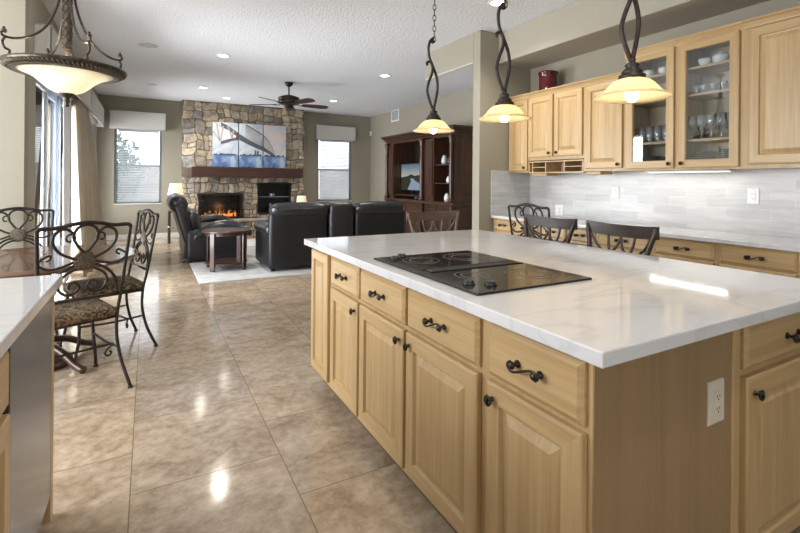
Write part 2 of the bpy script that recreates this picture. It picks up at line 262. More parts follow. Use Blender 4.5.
# ------------------------------------------------------------------ mesh helpers
class MB:
    def __init__(s): s.v = []; s.f = []; s.m = []; s.s = []; s.c = []
    def add(s, vs, fs, mi=0, smooth=False, col=None):
        o = len(s.v); s.v += [tuple(v) for v in vs]
        for f in fs: s.f.append([i + o for i in f]); s.m.append(mi); s.s.append(smooth); s.c.append(col)
        return s
    def bm(s, bm, mi=0, smooth=False, mat=None):
        if mat is not None: bm.transform(mat)
        bm.verts.index_update()
        s.add([v.co for v in bm.verts], [[v.index for v in f.verts] for f in bm.faces], mi, smooth); bm.free(); return s
    def box(s, x0, x1, y0, y1, z0, z1, mi=0, bev=0, seg=1, mat=None, smooth=False):
        bm = bmesh.new(); bmesh.ops.create_cube(bm, size=1)
        bmesh.ops.transform(bm, matrix=Matrix.Translation(((x0 + x1) / 2, (y0 + y1) / 2, (z0 + z1) / 2)) @ Matrix.Diagonal((abs(x1 - x0), abs(y1 - y0), abs(z1 - z0), 1)), verts=bm.verts)
        if bev: bmesh.ops.bevel(bm, geom=bm.edges[:], offset=bev, segments=seg, profile=0.5, affect='EDGES')
        return s.bm(bm, mi, smooth, mat)
    def lathe(s, prof, c=(0, 0, 0), n=24, mi=0, smooth=True, mat=None, cap=True):
        vs = []; fs = []
        for r, z in prof:
            for k in range(n):
                a = 2 * PI * k / n; vs.append(Vector((r * math.cos(a), r * math.sin(a), z)))
        for i in range(len(prof) - 1):
            for k in range(n):
                k2 = (k + 1) % n; fs.append([i * n + k, i * n + k2, (i + 1) * n + k2, (i + 1) * n + k])
        if cap:
            if prof[0][0] > 1e-5: fs.append(list(range(n))[::-1])
            if prof[-1][0] > 1e-5: fs.append([(len(prof) - 1) * n + k for k in range(n)])
        if mat is not None: vs = [mat @ v for v in vs]
        vs = [v + Vector(c) for v in vs]
        return s.add(vs, fs, mi, smooth)
    def tube(s, pts, r, n=8, mi=0, closed=False, sub=4, flat=1.0, up=None):
        P = [Vector(p) for p in pts]
        if sub > 1 and len(P) > 2:
            Q = []; m_ = len(P); rng = m_ if closed else m_ - 1
            for i in range(rng):
                p0 = P[(i - 1) % m_] if (closed or i > 0) else P[0]; p1 = P[i]; p2 = P[(i + 1) % m_]
                p3 = P[(i + 2) % m_] if (closed or i + 2 < m_) else P[-1]
                for k in range(sub):
                    t = k / sub
                    Q.append(0.5 * ((2 * p1) + (-p0 + p2) * t + (2 * p0 - 5 * p1 + 4 * p2 - p3) * t * t + (-p0 + 3 * p1 - 3 * p2 + p3) * t ** 3))
            if not closed: Q.append(P[-1])
            P = Q
        m_ = len(P); vs = []; fs = []; prev = None
        for i, p in enumerate(P):
            a = P[(i - 1) % m_] if (closed or i > 0) else p; b = P[(i + 1) % m_] if (closed or i < m_ - 1) else p
            t = (b - a)
            if t.length < 1e-9: t = Vector((0, 0, 1))
            t.normalize()
            if prev is None:
                q = Vector(up) if up else (Vector((0, 0, 1)) if abs(t.z) < 0.9 else Vector((1, 0, 0)))
            else: q = prev
            u = (q - t * q.dot(t)); u = u.normalized() if u.length > 1e-6 else t.orthogonal().normalized()
            prev = u; w_ = t.cross(u)
            rr = r(i / (m_ - 1)) if callable(r) else r
            for k in range(n):
                an = 2 * PI * k / n; vs.append(p + u * (math.cos(an) * rr * flat) + w_ * (math.sin(an) * rr))
        rings = m_ if closed else m_ - 1
        for i in range(rings):
            j = (i + 1) % m_
            for k in range(n):
                k2 = (k + 1) % n; fs.append([i * n + k, i * n + k2, j * n + k2, j * n + k])
        if not closed: fs.append(list(range(n))[::-1]); fs.append([(m_ - 1) * n + k for k in range(n)])
        return s.add(vs, fs, mi, True)
    def prism(s, poly, y0, y1, mi=0, smooth=False):
        """polygon in (x,z) given counter-clockwise seen from -y, extruded y0..y1"""
        n = len(poly); vs = [(p[0], y0, p[1]) for p in poly] + [(p[0], y1, p[1]) for p in poly]
        fs = [list(range(n)), [n + i for i in range(n)][::-1]] + [[i, i + n, (i + 1) % n + n, (i + 1) % n] for i in range(n)]
        return s.add(vs, fs, mi, smooth)
    def rings(s, loops, mi=0, capmi=None, hmi=None):
        """loops: (x0,x1,z0,z1,y); consecutive rectangles joined, last filled; hmi = material of top/bottom strips"""
        vs = []; 
        for x0, x1, z0, z1, y in loops: vs += [(x0, y, z0), (x1, y, z0), (x1, y, z1), (x0, y, z1)]
        o = len(s.v); s.v += vs
        for i in range(len(loops) - 1):
            for k in range(4):
                k2 = (k + 1) % 4
                s.f.append([o + i * 4 + k, o + i * 4 + k2, o + (i + 1) * 4 + k2, o + (i + 1) * 4 + k]); s.s.append(False); s.c.append(None)
                s.m.append(hmi if (hmi is not None and k in (0, 2)) else mi)
        j = (len(loops) - 1) * 4
        s.f.append([o + j, o + j + 1, o + j + 2, o + j + 3]); s.m.append(mi if capmi is None else capmi); s.s.append(False); s.c.append(None)
        return s
    def build(s, name, mats, parent=None, loc=(0, 0, 0), rotz=0, fix=True):
        me = bpy.data.meshes.new(name); me.from_pydata(s.v, [], s.f)
        if not isinstance(mats, (list, tuple)): mats = [mats]
        for m in mats: me.materials.append(M[m] if isinstance(m, str) else m)
        me.polygons.foreach_set('material_index', s.m); me.polygons.foreach_set('use_smooth', s.s)
        if any(c is not None for c in s.c):
            at = me.color_attributes.new('stone', 'FLOAT_COLOR', 'CORNER'); i = 0
            for p in me.polygons:
                c = s.c[p.index] or (0.1, 0.08, 0.06)
                for _ in p.loop_indices: at.data[i].color = (*c, 1); i += 1
        if fix:
            bm = bmesh.new(); bm.from_mesh(me); bmesh.ops.recalc_face_normals(bm, faces=bm.faces[:]); bm.to_mesh(me); bm.free()
        me.update()
        o = bpy.data.objects.new(name, me); C.objects.link(o); o.location = loc; o.rotation_euler = (0, 0, rotz)
        if parent: o.parent = parent
        return o
def tag(o, label, cat, group=None, kind=None):
    o['label'] = label; o['category'] = cat
    if group: o['group'] = group
    if kind: o['kind'] = kind
    return o
def thing(name, label, cat, loc=(0, 0, 0), rotz=0, group=None):
    o = bpy.data.objects.new(name, None); C.objects.link(o); o.location = loc; o.rotation_euler = (0, 0, rotz); o.empty_display_size = 0.1
    return tag(o, label, cat, group)
def struct(mb, name, mats, parent=None, label=None):
    o = mb.build(name, mats, parent); 
    if parent is None: o['kind'] = 'structure'
    if label: o['label'] = label
    return o
def dup(root, loc=None, rotz=None, label=None, group=None):
    r = root.copy(); C.objects.link(r)
    if loc is not None: r.location = loc
    if rotz is not None: r.rotation_euler = (0, 0, rotz)
    if label: r['label'] = label
    if group: r['group'] = group
    for ch in list(root.children):
        c = ch.copy(); C.objects.link(c); c.parent = r
        for g in list(ch.children):
            d = g.copy(); C.objects.link(d); d.parent = c
    return r
def plabel(o, t): o['label'] = t; return o

# ------------------------------------------------------------------ the setting
XW, XL, XR, XK = -0.93, -3.2, 5.33, 4.134
YF, YC = 11.38, 4.176
HC = 3.05
struct(MB().box(XL - .1, XR + .1, -2.8, YF + .1, -0.08, 0), 'floor', 'floor')
struct(MB().box(XL, -1.2, -2.8, -2.65, 0, HC).box(1.6, XK, -2.8, -2.65, 0, HC).box(-1.2, 1.6, -2.8, -2.65, 2.3, HC).box(-1.2, 1.6, -2.8, -2.65, 0, 1.1), 'wall_front', 'wall')  # opening added in this unseen wall to let daylight in
struct(MB().box(XL - .1, XR + .1, -2.8, YF + .1, HC, HC + .1), 'ceiling', 'ceil')
def wall_holes(mb, u0, u1, z1, holes, put):
    """wall strip from u0..u1 with rectangular holes (ua,ub,za,zb); put(mb,ua,ub,za,zb) adds a box"""
    cur = u0
    for ua, ub, za, zb in sorted(holes):
        if ua > cur: put(mb, cur, ua, 0, z1)
        if za > 0: put(mb, ua, ub, 0, za)
        put(mb, ua, ub, zb, z1); cur = ub
    if cur < u1: put(mb, cur, u1, 0, z1)
    return mb
WL = (-0.628, 0.262, 0.77, 2.40); WR = (3.84, 4.78, 0.77, 2.40)
struct(wall_holes(MB(), XW - .15, XR + .15, HC, [WL, WR], lambda m, a, b, c, d: m.box(a, b, YF, YF + .15, c, d)), 'wall_back', 'wall')
SD = (5.42, 8.1, 0.0, 2.42); W3 = (9.05, 11.25, 0.25, 2.42)
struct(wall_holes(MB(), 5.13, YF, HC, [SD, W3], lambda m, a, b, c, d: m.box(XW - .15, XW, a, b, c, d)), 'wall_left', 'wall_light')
struct(MB().box(XL, XW, 4.98, 5.13, 0, HC), 'wall_dining', 'wall')
struct(wall_holes(MB(), -2.65, 4.98, HC, [(1.2, 4.6, 0.25, 2.5)], lambda m, a, b, c, d: m.box(XL - .1, XL, a, b, c, d)), 'wall_dining_left', 'wall_light')  # unseen window opening, added as a source for the dining side fill
struct(MB().box(XR, XR + .15, YC, YF, 0, HC), 'wall_right', 'wall')
struct(MB().box(XK, XK + .15, -2.8, YC, 0, HC), 'wall_kitchen', 'wall')
struct(MB().box(3.345, XR, YC, YC + 0.13, 0, HC, bev=0.008, seg=2), 'wall_divider', 'wall')
struct(MB().box(3.345, 3.43, YC + 0.13, 5.35, 2.70, HC), 'trim_2', 'wall', label='dropped header beam reaching out from the dividing wall')
struct(MB().box(3.338, 3.436, YC + 0.13, 5.352, 2.692, 2.70), 'trim_3', 'white', label='white edge under the header beam')
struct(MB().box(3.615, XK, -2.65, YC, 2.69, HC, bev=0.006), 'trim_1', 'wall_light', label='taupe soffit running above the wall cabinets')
struct(MB().box(XW, 0.64, YF - .018, YF, 0, 0.11, bev=.004).box(3.37, XR, YF - .018, YF, 0, 0.11, bev=.004), 'baseboard_back', 'white')
struct(MB().box(XW, XW + .018, 4.98, SD[0], 0, .11, bev=.004).box(XW, XW + .018, SD[1], YF, 0, .11, bev=.004), 'baseboard_left', 'white')
struct(MB().box(XL, XW, 4.962, 4.98, 0, .11, bev=.004), 'baseboard_dining', 'white')
struct(MB().box(XR - .018, XR, YC + .13, YF, 0, .11, bev=.004), 'baseboard_right', 'white')
# backsplash, on the kitchen wall and round the corner onto the divider
struct(MB().box(XK - .012, XK, -0.6, YC, 0.905, 1.43).box(3.52, XK - .012, YC - .012, YC, 0.905, 1.43), 'trim_4', 'splash', label='grey stone subway tile backsplash')
# garden outside
struct(MB().box(-14, -1.15, -6, 26, -0.25, -0.1).box(-1.15, 14, YF + .2, 26, -0.25, -0.1), 'ground', 'gravel')
struct(MB().box(-12, 12, 16.5, 16.7, -0.1, 1.75).box(-7.2, -7.0, 0, 16.5, -0.1, 1.9), 'garden_wall', 'stucco')
def tree(x, y, z, r, label, seed):
    rnd = random.Random(seed); t = thing('garden_tree', label, 'tree', (x, y, -0.1))
    MB().tube([(0, 0, 0), (0.05, 0, z * .5), (0, .05, z)], lambda s: 0.09 * (1 - .5 * s), 8).tube([(0, 0, z * .6), (r * .4, 0, z), (r * .7, .1, z + .3)], .04, 6).tube([(0, 0, z * .5), (-r * .4, 0, z * .9), (-r * .6, -.1, z + .3)], .04, 6).build('trunk', 'bark', t)
    m = MB()
    for k in range(900):
        d = Vector((rnd.gauss(0, 1), rnd.gauss(0, 1), rnd.gauss(0, .8))).normalized() * r * rnd.uniform(.35, 1) ** .6
        p = d + Vector((0, 0, z + .2)); a = Vector((rnd.uniform(-1, 1), rnd.uniform(-1, 1), rnd.uniform(-1, 1))).normalized(); b = a.orthogonal().normalized(); q = rnd.uniform(.08, .16)
        m.add([p - a * q, p + b * q * .5, p + a * q, p - b * q * .5], [[0, 1, 2, 3]])
    m.build('crown', 'leaf', t, fix=False)
tree(-3.3, 9.6, 1.7, 1.0, 'leafy green garden tree seen through the sliding door glass', 1)
tree(-1.2, 14.6, 1.5, 1.1, 'garden tree outside the window left of the fireplace', 2)
tree(-3.6, 13.2, 1.6, 0.9, 'garden tree further off beyond the side window', 5)

# ------------------------------------------------------------------ windows, blinds, valances
def window(num, u0, u1, z0, z1, axis):
    """axis 'y': wall faces -y at YF; axis 'x': wall faces +x at XW"""
    w_ = u1 - u0; f = 0.045
    m = MB()
    for a, b, c, d in ((0, f, 0, z1 - z0), (w_ - f, w_, 0, z1 - z0), (f, w_ - f, 0, f), (f, w_ - f, z1 - z0 - f, z1 - z0), (f, w_ - f, (z1 - z0) * .5 - .02, (z1 - z0) * .5 + .02)):
        m.box(a, b, 0.05, 0.10, c, d, bev=.004)
    loc, rz = ((u0, YF, z0), 0) if axis == 'y' else ((XW, u0, z0), PI / 2)
    o = m.build('window_%d' % num, 'frame_gray', None, loc, rz); o['kind'] = 'structure'
    MB().box(f, w_ - f, .072, .078, f, z1 - z0 - f).build('window_pane', 'pane', o)
    MB().box(-.01, w_ + .01, -.02, .05, -.02, 0, bev=.004).build('window_sill', 'white', o)
    return o
window(1, *WL, 'y'); window(2, *WR, 'y'); window(3, *W3, 'x')
def blinds(loc, w_, h, rz, label, tilt=0.35, gap=0.036):
    t = thing('window_blind', label, 'blind', loc, rz)
    m = MB(); n = int(h / gap)
    for k in range(n):
        z = gap * (k + .5); m.box(0.012, w_ - .012, -.021, .021, -.0012, .0012, mat=Matrix.Translation((0, 0.02, z)) @ Matrix.Rotation(tilt, 4, 'X'))
    m.build('slats', 'blind', t)
    MB().box(.008, w_ - .008, .002, .038, h - .03, h).build('head_rail', 'blind', t)
    c = MB()
    for x in (.12, w_ / 2, w_ - .12): c.tube([(x, 0.02, 0), (x, 0.02, h)], .0022, 5)
    c.build('lift_cord', 'blind', t)
    return t
blinds((WL[0] + .05, YF, WL[2] + .02), WL[1] - WL[0] - .1, WL[3] - WL[2] - .06, 0, 'white horizontal blind in the window left of the fireplace', 0.6)
blinds((WR[0] + .05, YF, WR[2] + .02), WR[1] - WR[0] - .1, WR[3] - WR[2] - .06, 0, 'white horizontal blind in the window right of the fireplace', 0.75)
def valance(x0, x1, y0, y1, z0, z1, label):
    t = thing('window_valance', label, 'valance', ((x0 + x1) / 2, (y0 + y1) / 2, z0), 0)
    a, b, h = (x1 - x0) / 2, (y1 - y0) / 2, z1 - z0
    f_ = .015; m = MB().box(-a, a, -b, b, h - f_, h, bev=.003)
    if b < a: m.box(-a, a, -b, -b + f_, 0, h, bev=.004).box(-a, -a + f_, -b, b, 0, h, bev=.004).box(a - f_, a, -b, b, 0, h, bev=.004)
    else: m.box(a - f_, a, -b, b, 0, h, bev=.004).box(-a, a, -b, -b + f_, 0, h, bev=.004).box(-a, a, b - f_, b, 0, h, bev=.004)
    m.build('cornice_box', 'valance', t)
    p = MB(); r = .005
    for z in (.004, h - .004): p.tube([(-a, -b, z), (a, -b, z), (a, b, z), (-a, b, z)], r, 6, closed=True, sub=1)
    p.build('piping', 'valance', t)
valance(-0.712, 0.335, YF - .15, YF, 2.352, 2.73, 'upholstered valance over the window left of the stone fireplace')
valance(3.75, 4.84, YF - .15, YF, 2.352, 2.72, 'upholstered valance over the window right of the stone fireplace')
valance(XW, -0.80, 5.34, 8.73, 2.36, 2.73, 'long upholstered valance over the sliding glass door and curtain')
valance(XW, -0.80, 8.77, 11.20, 2.36, 2.73, 'upholstered valance over the side window next to the corner')
# sliding door
d = MB().box(0, .06, .03, .12, 0, 2.42, bev=.003).box(2.62, 2.68, .03, .12, 0, 2.42, bev=.003).box(.06, 2.62, .03, .12, 2.34, 2.42).box(.06, 2.62, .03, .12, 0, .05)
do = d.build('door_1', 'frame_gray', None, (XW, SD[0], 0), PI / 2); do['kind'] = 'structure'
for i, (a, b, y, mm) in enumerate(((.06, .95, .05, 'frame_light'), (.80, 1.75, .085, 'frame_gray'), (1.70, 2.62, .05, 'frame_gray'))):
    s_ = .10
    p = MB().box(a, a + s_, y, y + .03, .05, 2.34, bev=.004).box(b - s_, b, y, y + .03, .05, 2.34, bev=.004).box(a + s_, b - s_, y, y + .03, .05, .17).box(a + s_, b - s_, y, y + .03, 2.24, 2.34).build('sliding_panel', mm, do)
    MB().box(a + s_, b - s_, y + .012, y + .018, .17, 2.24).build('pane', 'pane', p)
# drapes
def drape(name, top, bot, mat, label, folds, amp, seed):
    rnd = random.Random(seed); nu, nv = folds * 8, 26; vs = []; fs = []
    ph = [rnd.uniform(-.5, .5) for _ in range(folds + 2)]
    for j in range(nv + 1):
        t = j / nv; z = 2.355 - t * 2.335
        A = Vector(top[0]).lerp(Vector(bot[0]), t ** .8); B = Vector(top[1]).lerp(Vector(bot[1]), t ** .8); dr = (B - A); nn = Vector((dr.y, -dr.x)).normalized()
        for i in range(nu + 1):
            u = i / nu; s_ = math.sin(2 * PI * (u * folds + .25 * ph[int(u * folds)] * math.sin(PI * ((u * folds) % 1)) + .12 * t))
            p = A + dr * u + nn * s_ * amp * (.6 + .5 * t); vs.append((p.x, p.y, z))
    for j in range(nv):
        for i in range(nu): a = j * (nu + 1) + i; fs.append([a, a + 1, a + nu + 2, a + nu + 1])
    c0 = Vector((sum(v[0] for v in vs) / len(vs), sum(v[1] for v in vs) / len(vs), 0))
    o = MB().add([Vector(v) - c0 for v in vs], fs, 0, True).build(name, mat, None, c0, fix=False)
    md = o.modifiers.new('thick', 'SOLIDIFY'); md.thickness = .004
    return tag(o, label, 'curtain')
drape('curtain', ((-.865, 7.45), (-.865, 8.55)), ((-.80, 7.15), (-.62, 8.75)), 'curtain', 'pleated taupe floor length curtain beside the sliding glass door', 5, .098, 3)
drape('sheer_curtain', ((-.895, 6.72), (-.895, 7.35)), ((-.885, 6.72), (-.885, 7.08)), 'sheer', 'narrow white curtain panel between the door frame and the taupe drape', 4, .014, 4)

# ------------------------------------------------------------------ stone fireplace
def stones(mb, rects, y, cell, rnd, dmax=.028):
    def warp(x, z):
        return (x + .020 * math.sin(9.1 * z + 3.7 * x) + .012 * math.sin(23 * z + 1.3), z + .018 * math.sin(8.3 * x + 1.9 * z + 1) + .011 * math.sin(19 * x + 2.1))
    cols = [(0.30, 0.245, 0.175), (0.235, 0.19, 0.135), (0.36, 0.30, 0.22), (0.19, 0.16, 0.125), (0.27, 0.205, 0.135), (0.22, 0.20, 0.175), (0.33, 0.265, 0.18)]
    out = []
    def split(x0, x1, z0, z1, c):
        w_, h = x1 - x0, z1 - z0; lim = c * rnd.uniform(.75, 1.35)
        if max(w_, h * 1.15) < lim * 1.25 or min(w_, h) < c * .38 and max(w_, h) < c * 1.8: out.append((x0, x1, z0, z1)); return
        f_ = rnd.uniform(.36, .64)
        if w_ > h * rnd.uniform(.8, 1.3): split(x0, x0 + w_ * f_, z0, z1, c); split(x0 + w_ * f_, x1, z0, z1, c)
        else: split(x0, x1, z0, z0 + h * f_, c); split(x0, x1, z0 + h * f_, z1, c)
    for R in rects:
        if len(R) == 5:
            n = R[4]; xs = [R[0] + (R[1] - R[0]) * (k + (rnd.uniform(-.18, .18) if 0 < k < n else 0)) / n for k in range(n + 1)]
            out += [(xs[k], xs[k + 1], R[2], R[3]) for k in range(n)]
        else: split(*R, cell)
    for x0, x1, z0, z1 in out:
        w_, h = x1 - x0, z1 - z0; per = []
        k = 4
        base = [(x0 + w_ * i / k, z0) for i in range(k)] + [(x1, z0 + h * i / k) for i in range(k)] + [(x1 - w_ * i / k, z1) for i in range(k)] + [(x0, z1 - h * i / k) for i in range(k)]
        base = [warp(*p) for p in base]; cx = sum(p[0] for p in base) / 16; cz = sum(p[1] for p in base) / 16
        cut = rnd.uniform(.02, .12)
        for i, (px, pz) in enumerate(base):
            f_ = 1 - (cut * rnd.uniform(.4, 1.3) if i % 4 == 0 else 0)
            per.append((cx + (px - cx) * f_, cz + (pz - cz) * f_))
        def inset(dm):
            o = []
            for px, pz in per:
                d_ = Vector((px - cx, pz - cz)); l = d_.length; o.append((cx + d_.x * max(.1, 1 - dm / max(l, .01)), cz + d_.y * max(.1, 1 - dm / max(l, .01))))
            return o
        dp = rnd.uniform(.012, dmax); vs = []; n = 16
        for q, (ins, dd) in enumerate(((.006, 0), (.010, dp * .7), (.026, dp))):
            for px, pz in inset(ins): vs.append((px, y - dd - (rnd.uniform(-.003, .003) if q == 2 else 0), pz))
        vs.append((cx, y - dp - rnd.uniform(-.004, .008), cz))
        fs = [[r_ * n + i, r_ * n + (i + 1) % n, (r_ + 1) * n + (i + 1) % n, (r_ + 1) * n + i] for r_ in range(2) for i in range(n)]
        fs += [[2 * n + i, 2 * n + (i + 1) % n, 3 * n] for i in range(n)]
        c = rnd.choice(cols); j = rnd.uniform(1.15, 1.85)
        mb.add(vs, fs, 0, False, (c[0] * j * .94, c[1] * j, c[2] * j * 1.12))
    return mb
FX, FY = 0.65, 11.10
fp = thing('stone_fireplace', 'tall fieldstone fireplace reaching the ceiling on the far living room wall', 'fireplace', (FX, FY, 0))
W_ = 2.73
def fx(v): return v - FX
FB = (fx(0.985), fx(1.93), .41, .985); NI = (fx(2.27), fx(3.06), .50, 1.235)
mort = MB()
for a, b, c, d_ in ((0, W_, 1.235, HC), (0, FB[0], 0, 1.235), (FB[0], FB[1], 0, FB[2]), (FB[0], FB[1], FB[3], 1.235), (FB[1], NI[0], 0, 1.235), (NI[0], NI[1], 0, NI[2]), (NI[1], W_, 0, 1.235)):
    mort.box(a, b, 0, .275, c, d_)
mort.build('mortar_bed', 'mortar', fp)
rn = random.Random(11)
stones(MB(), [(0.005, W_ - .005, 1.57, 3.04)], 0, .23, rn).build('upper_stonework', 'stone', fp, fix=False)
stones(MB(), [(0.005, W_ - .005, 1.235, 1.36), (FB[0] - .06, FB[1] + .03, 1.0, 1.225, 9), (0.005, FB[0] - .06, .40, 1.235), (FB[0] - .055, FB[0], .40, .99), (FB[1] + .03, NI[0], .40, 1.235),
              (NI[0], NI[1], .40, .495), (NI[1], W_ - .005, .40, 1.235)], 0, .15, rn).build('lower_stonework', 'stone', fp, fix=False)
MB().box(fx(.832), fx(3.30), -.20, .0, 1.35, 1.575, bev=.008, seg=2).build('mantel', 'mantel', fp)
hb = stones(MB(), [(0.0, W_, 0.0, .345)], -.36, .17, rn)
hb.add([], []); hearth = hb.build('hearth_stonework', 'stone', fp, fix=False)
MB().box(0.0, W_, -.355, -.002, 0, .35).build('hearth_core', 'mortar', fp)
MB().box(-.03, W_ + .03, -.41, -.035, .352, .405, bev=.012, seg=2).build('hearth_slab', plain('hearth_flagstone', (.33, .28, .21), .6, noise=.2, nscale=7, bump=.3, bscale=20), fp)
# firebox
fb = MB()
a, b, c, d_ = FB
fb.rings([(a, b, c, d_, -.03), (a + .0, b - .0, c, d_, -.045), (a + .035, b - .035, c + .035, d_ - .035, -.045), (a + .045, b - .045, c + .045, d_ - .045, .0), (a + .06, b - .06, c + .05, d_ - .06, .26)])
fbo = fb.build('firebox', 'black', fp, fix=False)
MB().box(a + .05, b - .05, .004, .008, c + .05, d_ - .05).build('firebox_glass', 'cab_glass', fbo)
fl = MB(); em = MB(); lg = MB(); rn2 = random.Random(5)
for k in range(34):
    x = rn2.uniform(a + .14, b - .13); h = rn2.uniform(.05, .17) * (1 - .5 * abs((x - (a + b) / 2) / (b - a) * 2)); y = rn2.uniform(.07, .17); r0 = rn2.uniform(.005, .012); l_ = rn2.uniform(-.02, .02)
    fl.tube([(x, y, .04), (x + l_, y, .04 + h * .4), (x - l_ * .4, y, .04 + h * .75), (x + l_, y, .04 + h)], lambda s, r0=r0: r0 * (1 - s) ** .8 + .0008, 5, sub=2)
fo = fl.build('flames', 'flame', fp, (0, 0, c + .03))
for k in range(60):
    x = rn2.uniform(a + .1, b - .1); s_ = rn2.uniform(.012, .028); mtx = Matrix.Translation((x, rn2.uniform(.05, .19), c + .06 + s_ * .6)) @ Matrix.Rotation(rn2.uniform(0, 3), 4, Vector((1, .4, .7)).normalized())
    (em if k % 5 < 3 else lg).box(-s_, s_, -s_, s_, -s_ * .7, s_ * .7, bev=s_ * .3, mat=mtx)
em.build('ember_bed', 'ember', fp); lg.build('charcoal', 'log', fp)
MB().tube([(a + .2, .10, c + .10), (a + .5, .14, c + .13), (b - .25, .11, c + .09)], .03, 8).tube([(a + .35, .17, c + .09), (b - .2, .08, c + .14)], .022, 8, sub=1).build('log', 'log', fp)
fl_ = bpy.data.lights.new('fire_light', 'POINT'); fl_.energy = 2; fl_.color = (1, .4, .12); fl_.shadow_soft_size = .1
flo = bpy.data.objects.new('fire_light', fl_); C.objects.link(flo); flo.parent = fp; flo.location = ((a + b) / 2, .1, c + .25)
# niche
a, b, c, d_ = NI
ni = MB(); ni.rings([(a, b, c, d_, -.02), (a + .0, b, c, d_, -.03), (a + .03, b - .03, c + .03, d_ - .03, -.03), (a + .03, b - .03, c + .03, d_ - .03, .26)])
nio = ni.build('media_niche', 'black', fp, fix=False)
MB().box(a + .03, b - .03, .0, .25, (c + d_) / 2 + .02, (c + d_) / 2 + .035).build('glass_shelf', 'frame_gray', nio)
for (x, z, w1, h1, mm, lb) in ((a + .30, (c + d_) / 2 + .035, .12, .07, 'frame_gray', 'grey speaker box on the niche shelf right of the fire'), (a + .30, c + .03, .05, .20, 'frame_gray', 'slim upright device below the niche shelf')):
    t = thing('media_box', lb, 'electronics', (FX + x + w1 / 2, FY + .12, z))
    MB().box(-w1 / 2, w1 / 2, -.06, .06, 0.002, h1, bev=.012, seg=2).build('case', mm, t)
    MB().lathe([(.0, 0), (w1 * .2, 0), (w1 * .2, .004), (0, .004)], (0, -.062, h1 / 2), 14, mat=Matrix.Rotation(PI / 2, 4, 'X')).build('dial', 'chrome', t)

# painted triptych of a steel arch bridge
def m_paint():
    m, nt, b, N, L = newmat('watercolour_canvas')
    tc = N.new('ShaderNodeTexCoord'); sp = N.new('ShaderNodeSeparateXYZ'); L.new(tc.outputs['Object'], sp.inputs[0])
    n = N.new('ShaderNodeTexNoise'); n.inputs['Scale'].default_value = 3.5; n.inputs['Detail'].default_value = 6; n.inputs['Distortion'].default_value = 1.0; L.new(tc.outputs['Object'], n.inputs['Vector'])
    r = N.new('ShaderNodeValToRGB'); e = r.color_ramp.elements; e[0].position = .35; e[0].color = (.36, .43, .53, 1); e[1].position = .62; e[1].color = (.62, .60, .62, 1)
    q = e.new(.5); q.color = (.47, .54, .61, 1); L.new(n.outputs['Fac'], r.inputs['Fac'])
    r2 = N.new('ShaderNodeValToRGB'); e = r2.color_ramp.elements; e[0].position = .35; e[0].color = (.06, .09, .26, 1); e[1].position = .65; e[1].color = (.36, .48, .60, 1)
    q = e.new(.5); q.color = (.13, .22, .42, 1); L.new(n.outputs['Fac'], r2.inputs['Fac'])
    lt = N.new('ShaderNodeMath'); lt.operation = 'LESS_THAN'; lt.inputs[1].default_value = .27; L.new(sp.outputs['Z'], lt.inputs[0])
    mx = N.new('ShaderNodeMixRGB'); L.new(lt.outputs[0], mx.inputs[0]); L.new(r.outputs['Color'], mx.inputs[1]); L.new(r2.outputs['Color'], mx.inputs[2])
    L.new(mx.outputs[0], b.inputs['Base Color']); b.inputs['Roughness'].default_value = .7; return m
M['canvas'] = m_paint()
M['canvas_warm'] = m_paint(); M['canvas_warm'].name = 'watercolour_canvas_warm'
for nd in M['canvas_warm'].node_tree.nodes:
    if nd.type == 'VALTORGB' and nd.color_ramp.elements[0].color[2] > .5:
        for el, cc in zip(nd.color_ramp.elements, ((.44, .50, .58), (.58, .55, .56), (.66, .56, .50))): el.color = (*cc, 1)
M['ink'] = plain('painted_grey_steel', (.075, .075, .09), .7, noise=.3, nscale=25)
M['ink_light'] = plain('painted_pale_steel', (.36, .32, .27), .7, noise=.2, nscale=25)
PU0, PU1, PZ0, PZ1 = 1.265, 2.915, 1.588, 2.60
def pz(v): return v * (PZ1 - PZ0)
def interp(P, u):
    for (a, b), (c, d) in zip(P, P[1:]):
        if a <= u <= c: return b + (d - b) * (u - a) / (c - a)
    return None
deck_top = [(0.10, 1.0), (.20, .93), (.35, .76), (.50, .61), (.69, .47), (.80, .36), (.86, .28)]
deck_bot = [(0.10, .50), (.20, .56), (.35, .62), (.50, .50), (.69, .38), (.80, .29), (.86, .26)]
arch = [(.42, 1.0), (.50, .93), (.60, .84), (.69, .75), (.76, .62), (.81, .46), (.85, .29)]
low = [(0.0, .62), (.10, .50), (.2, .56)]
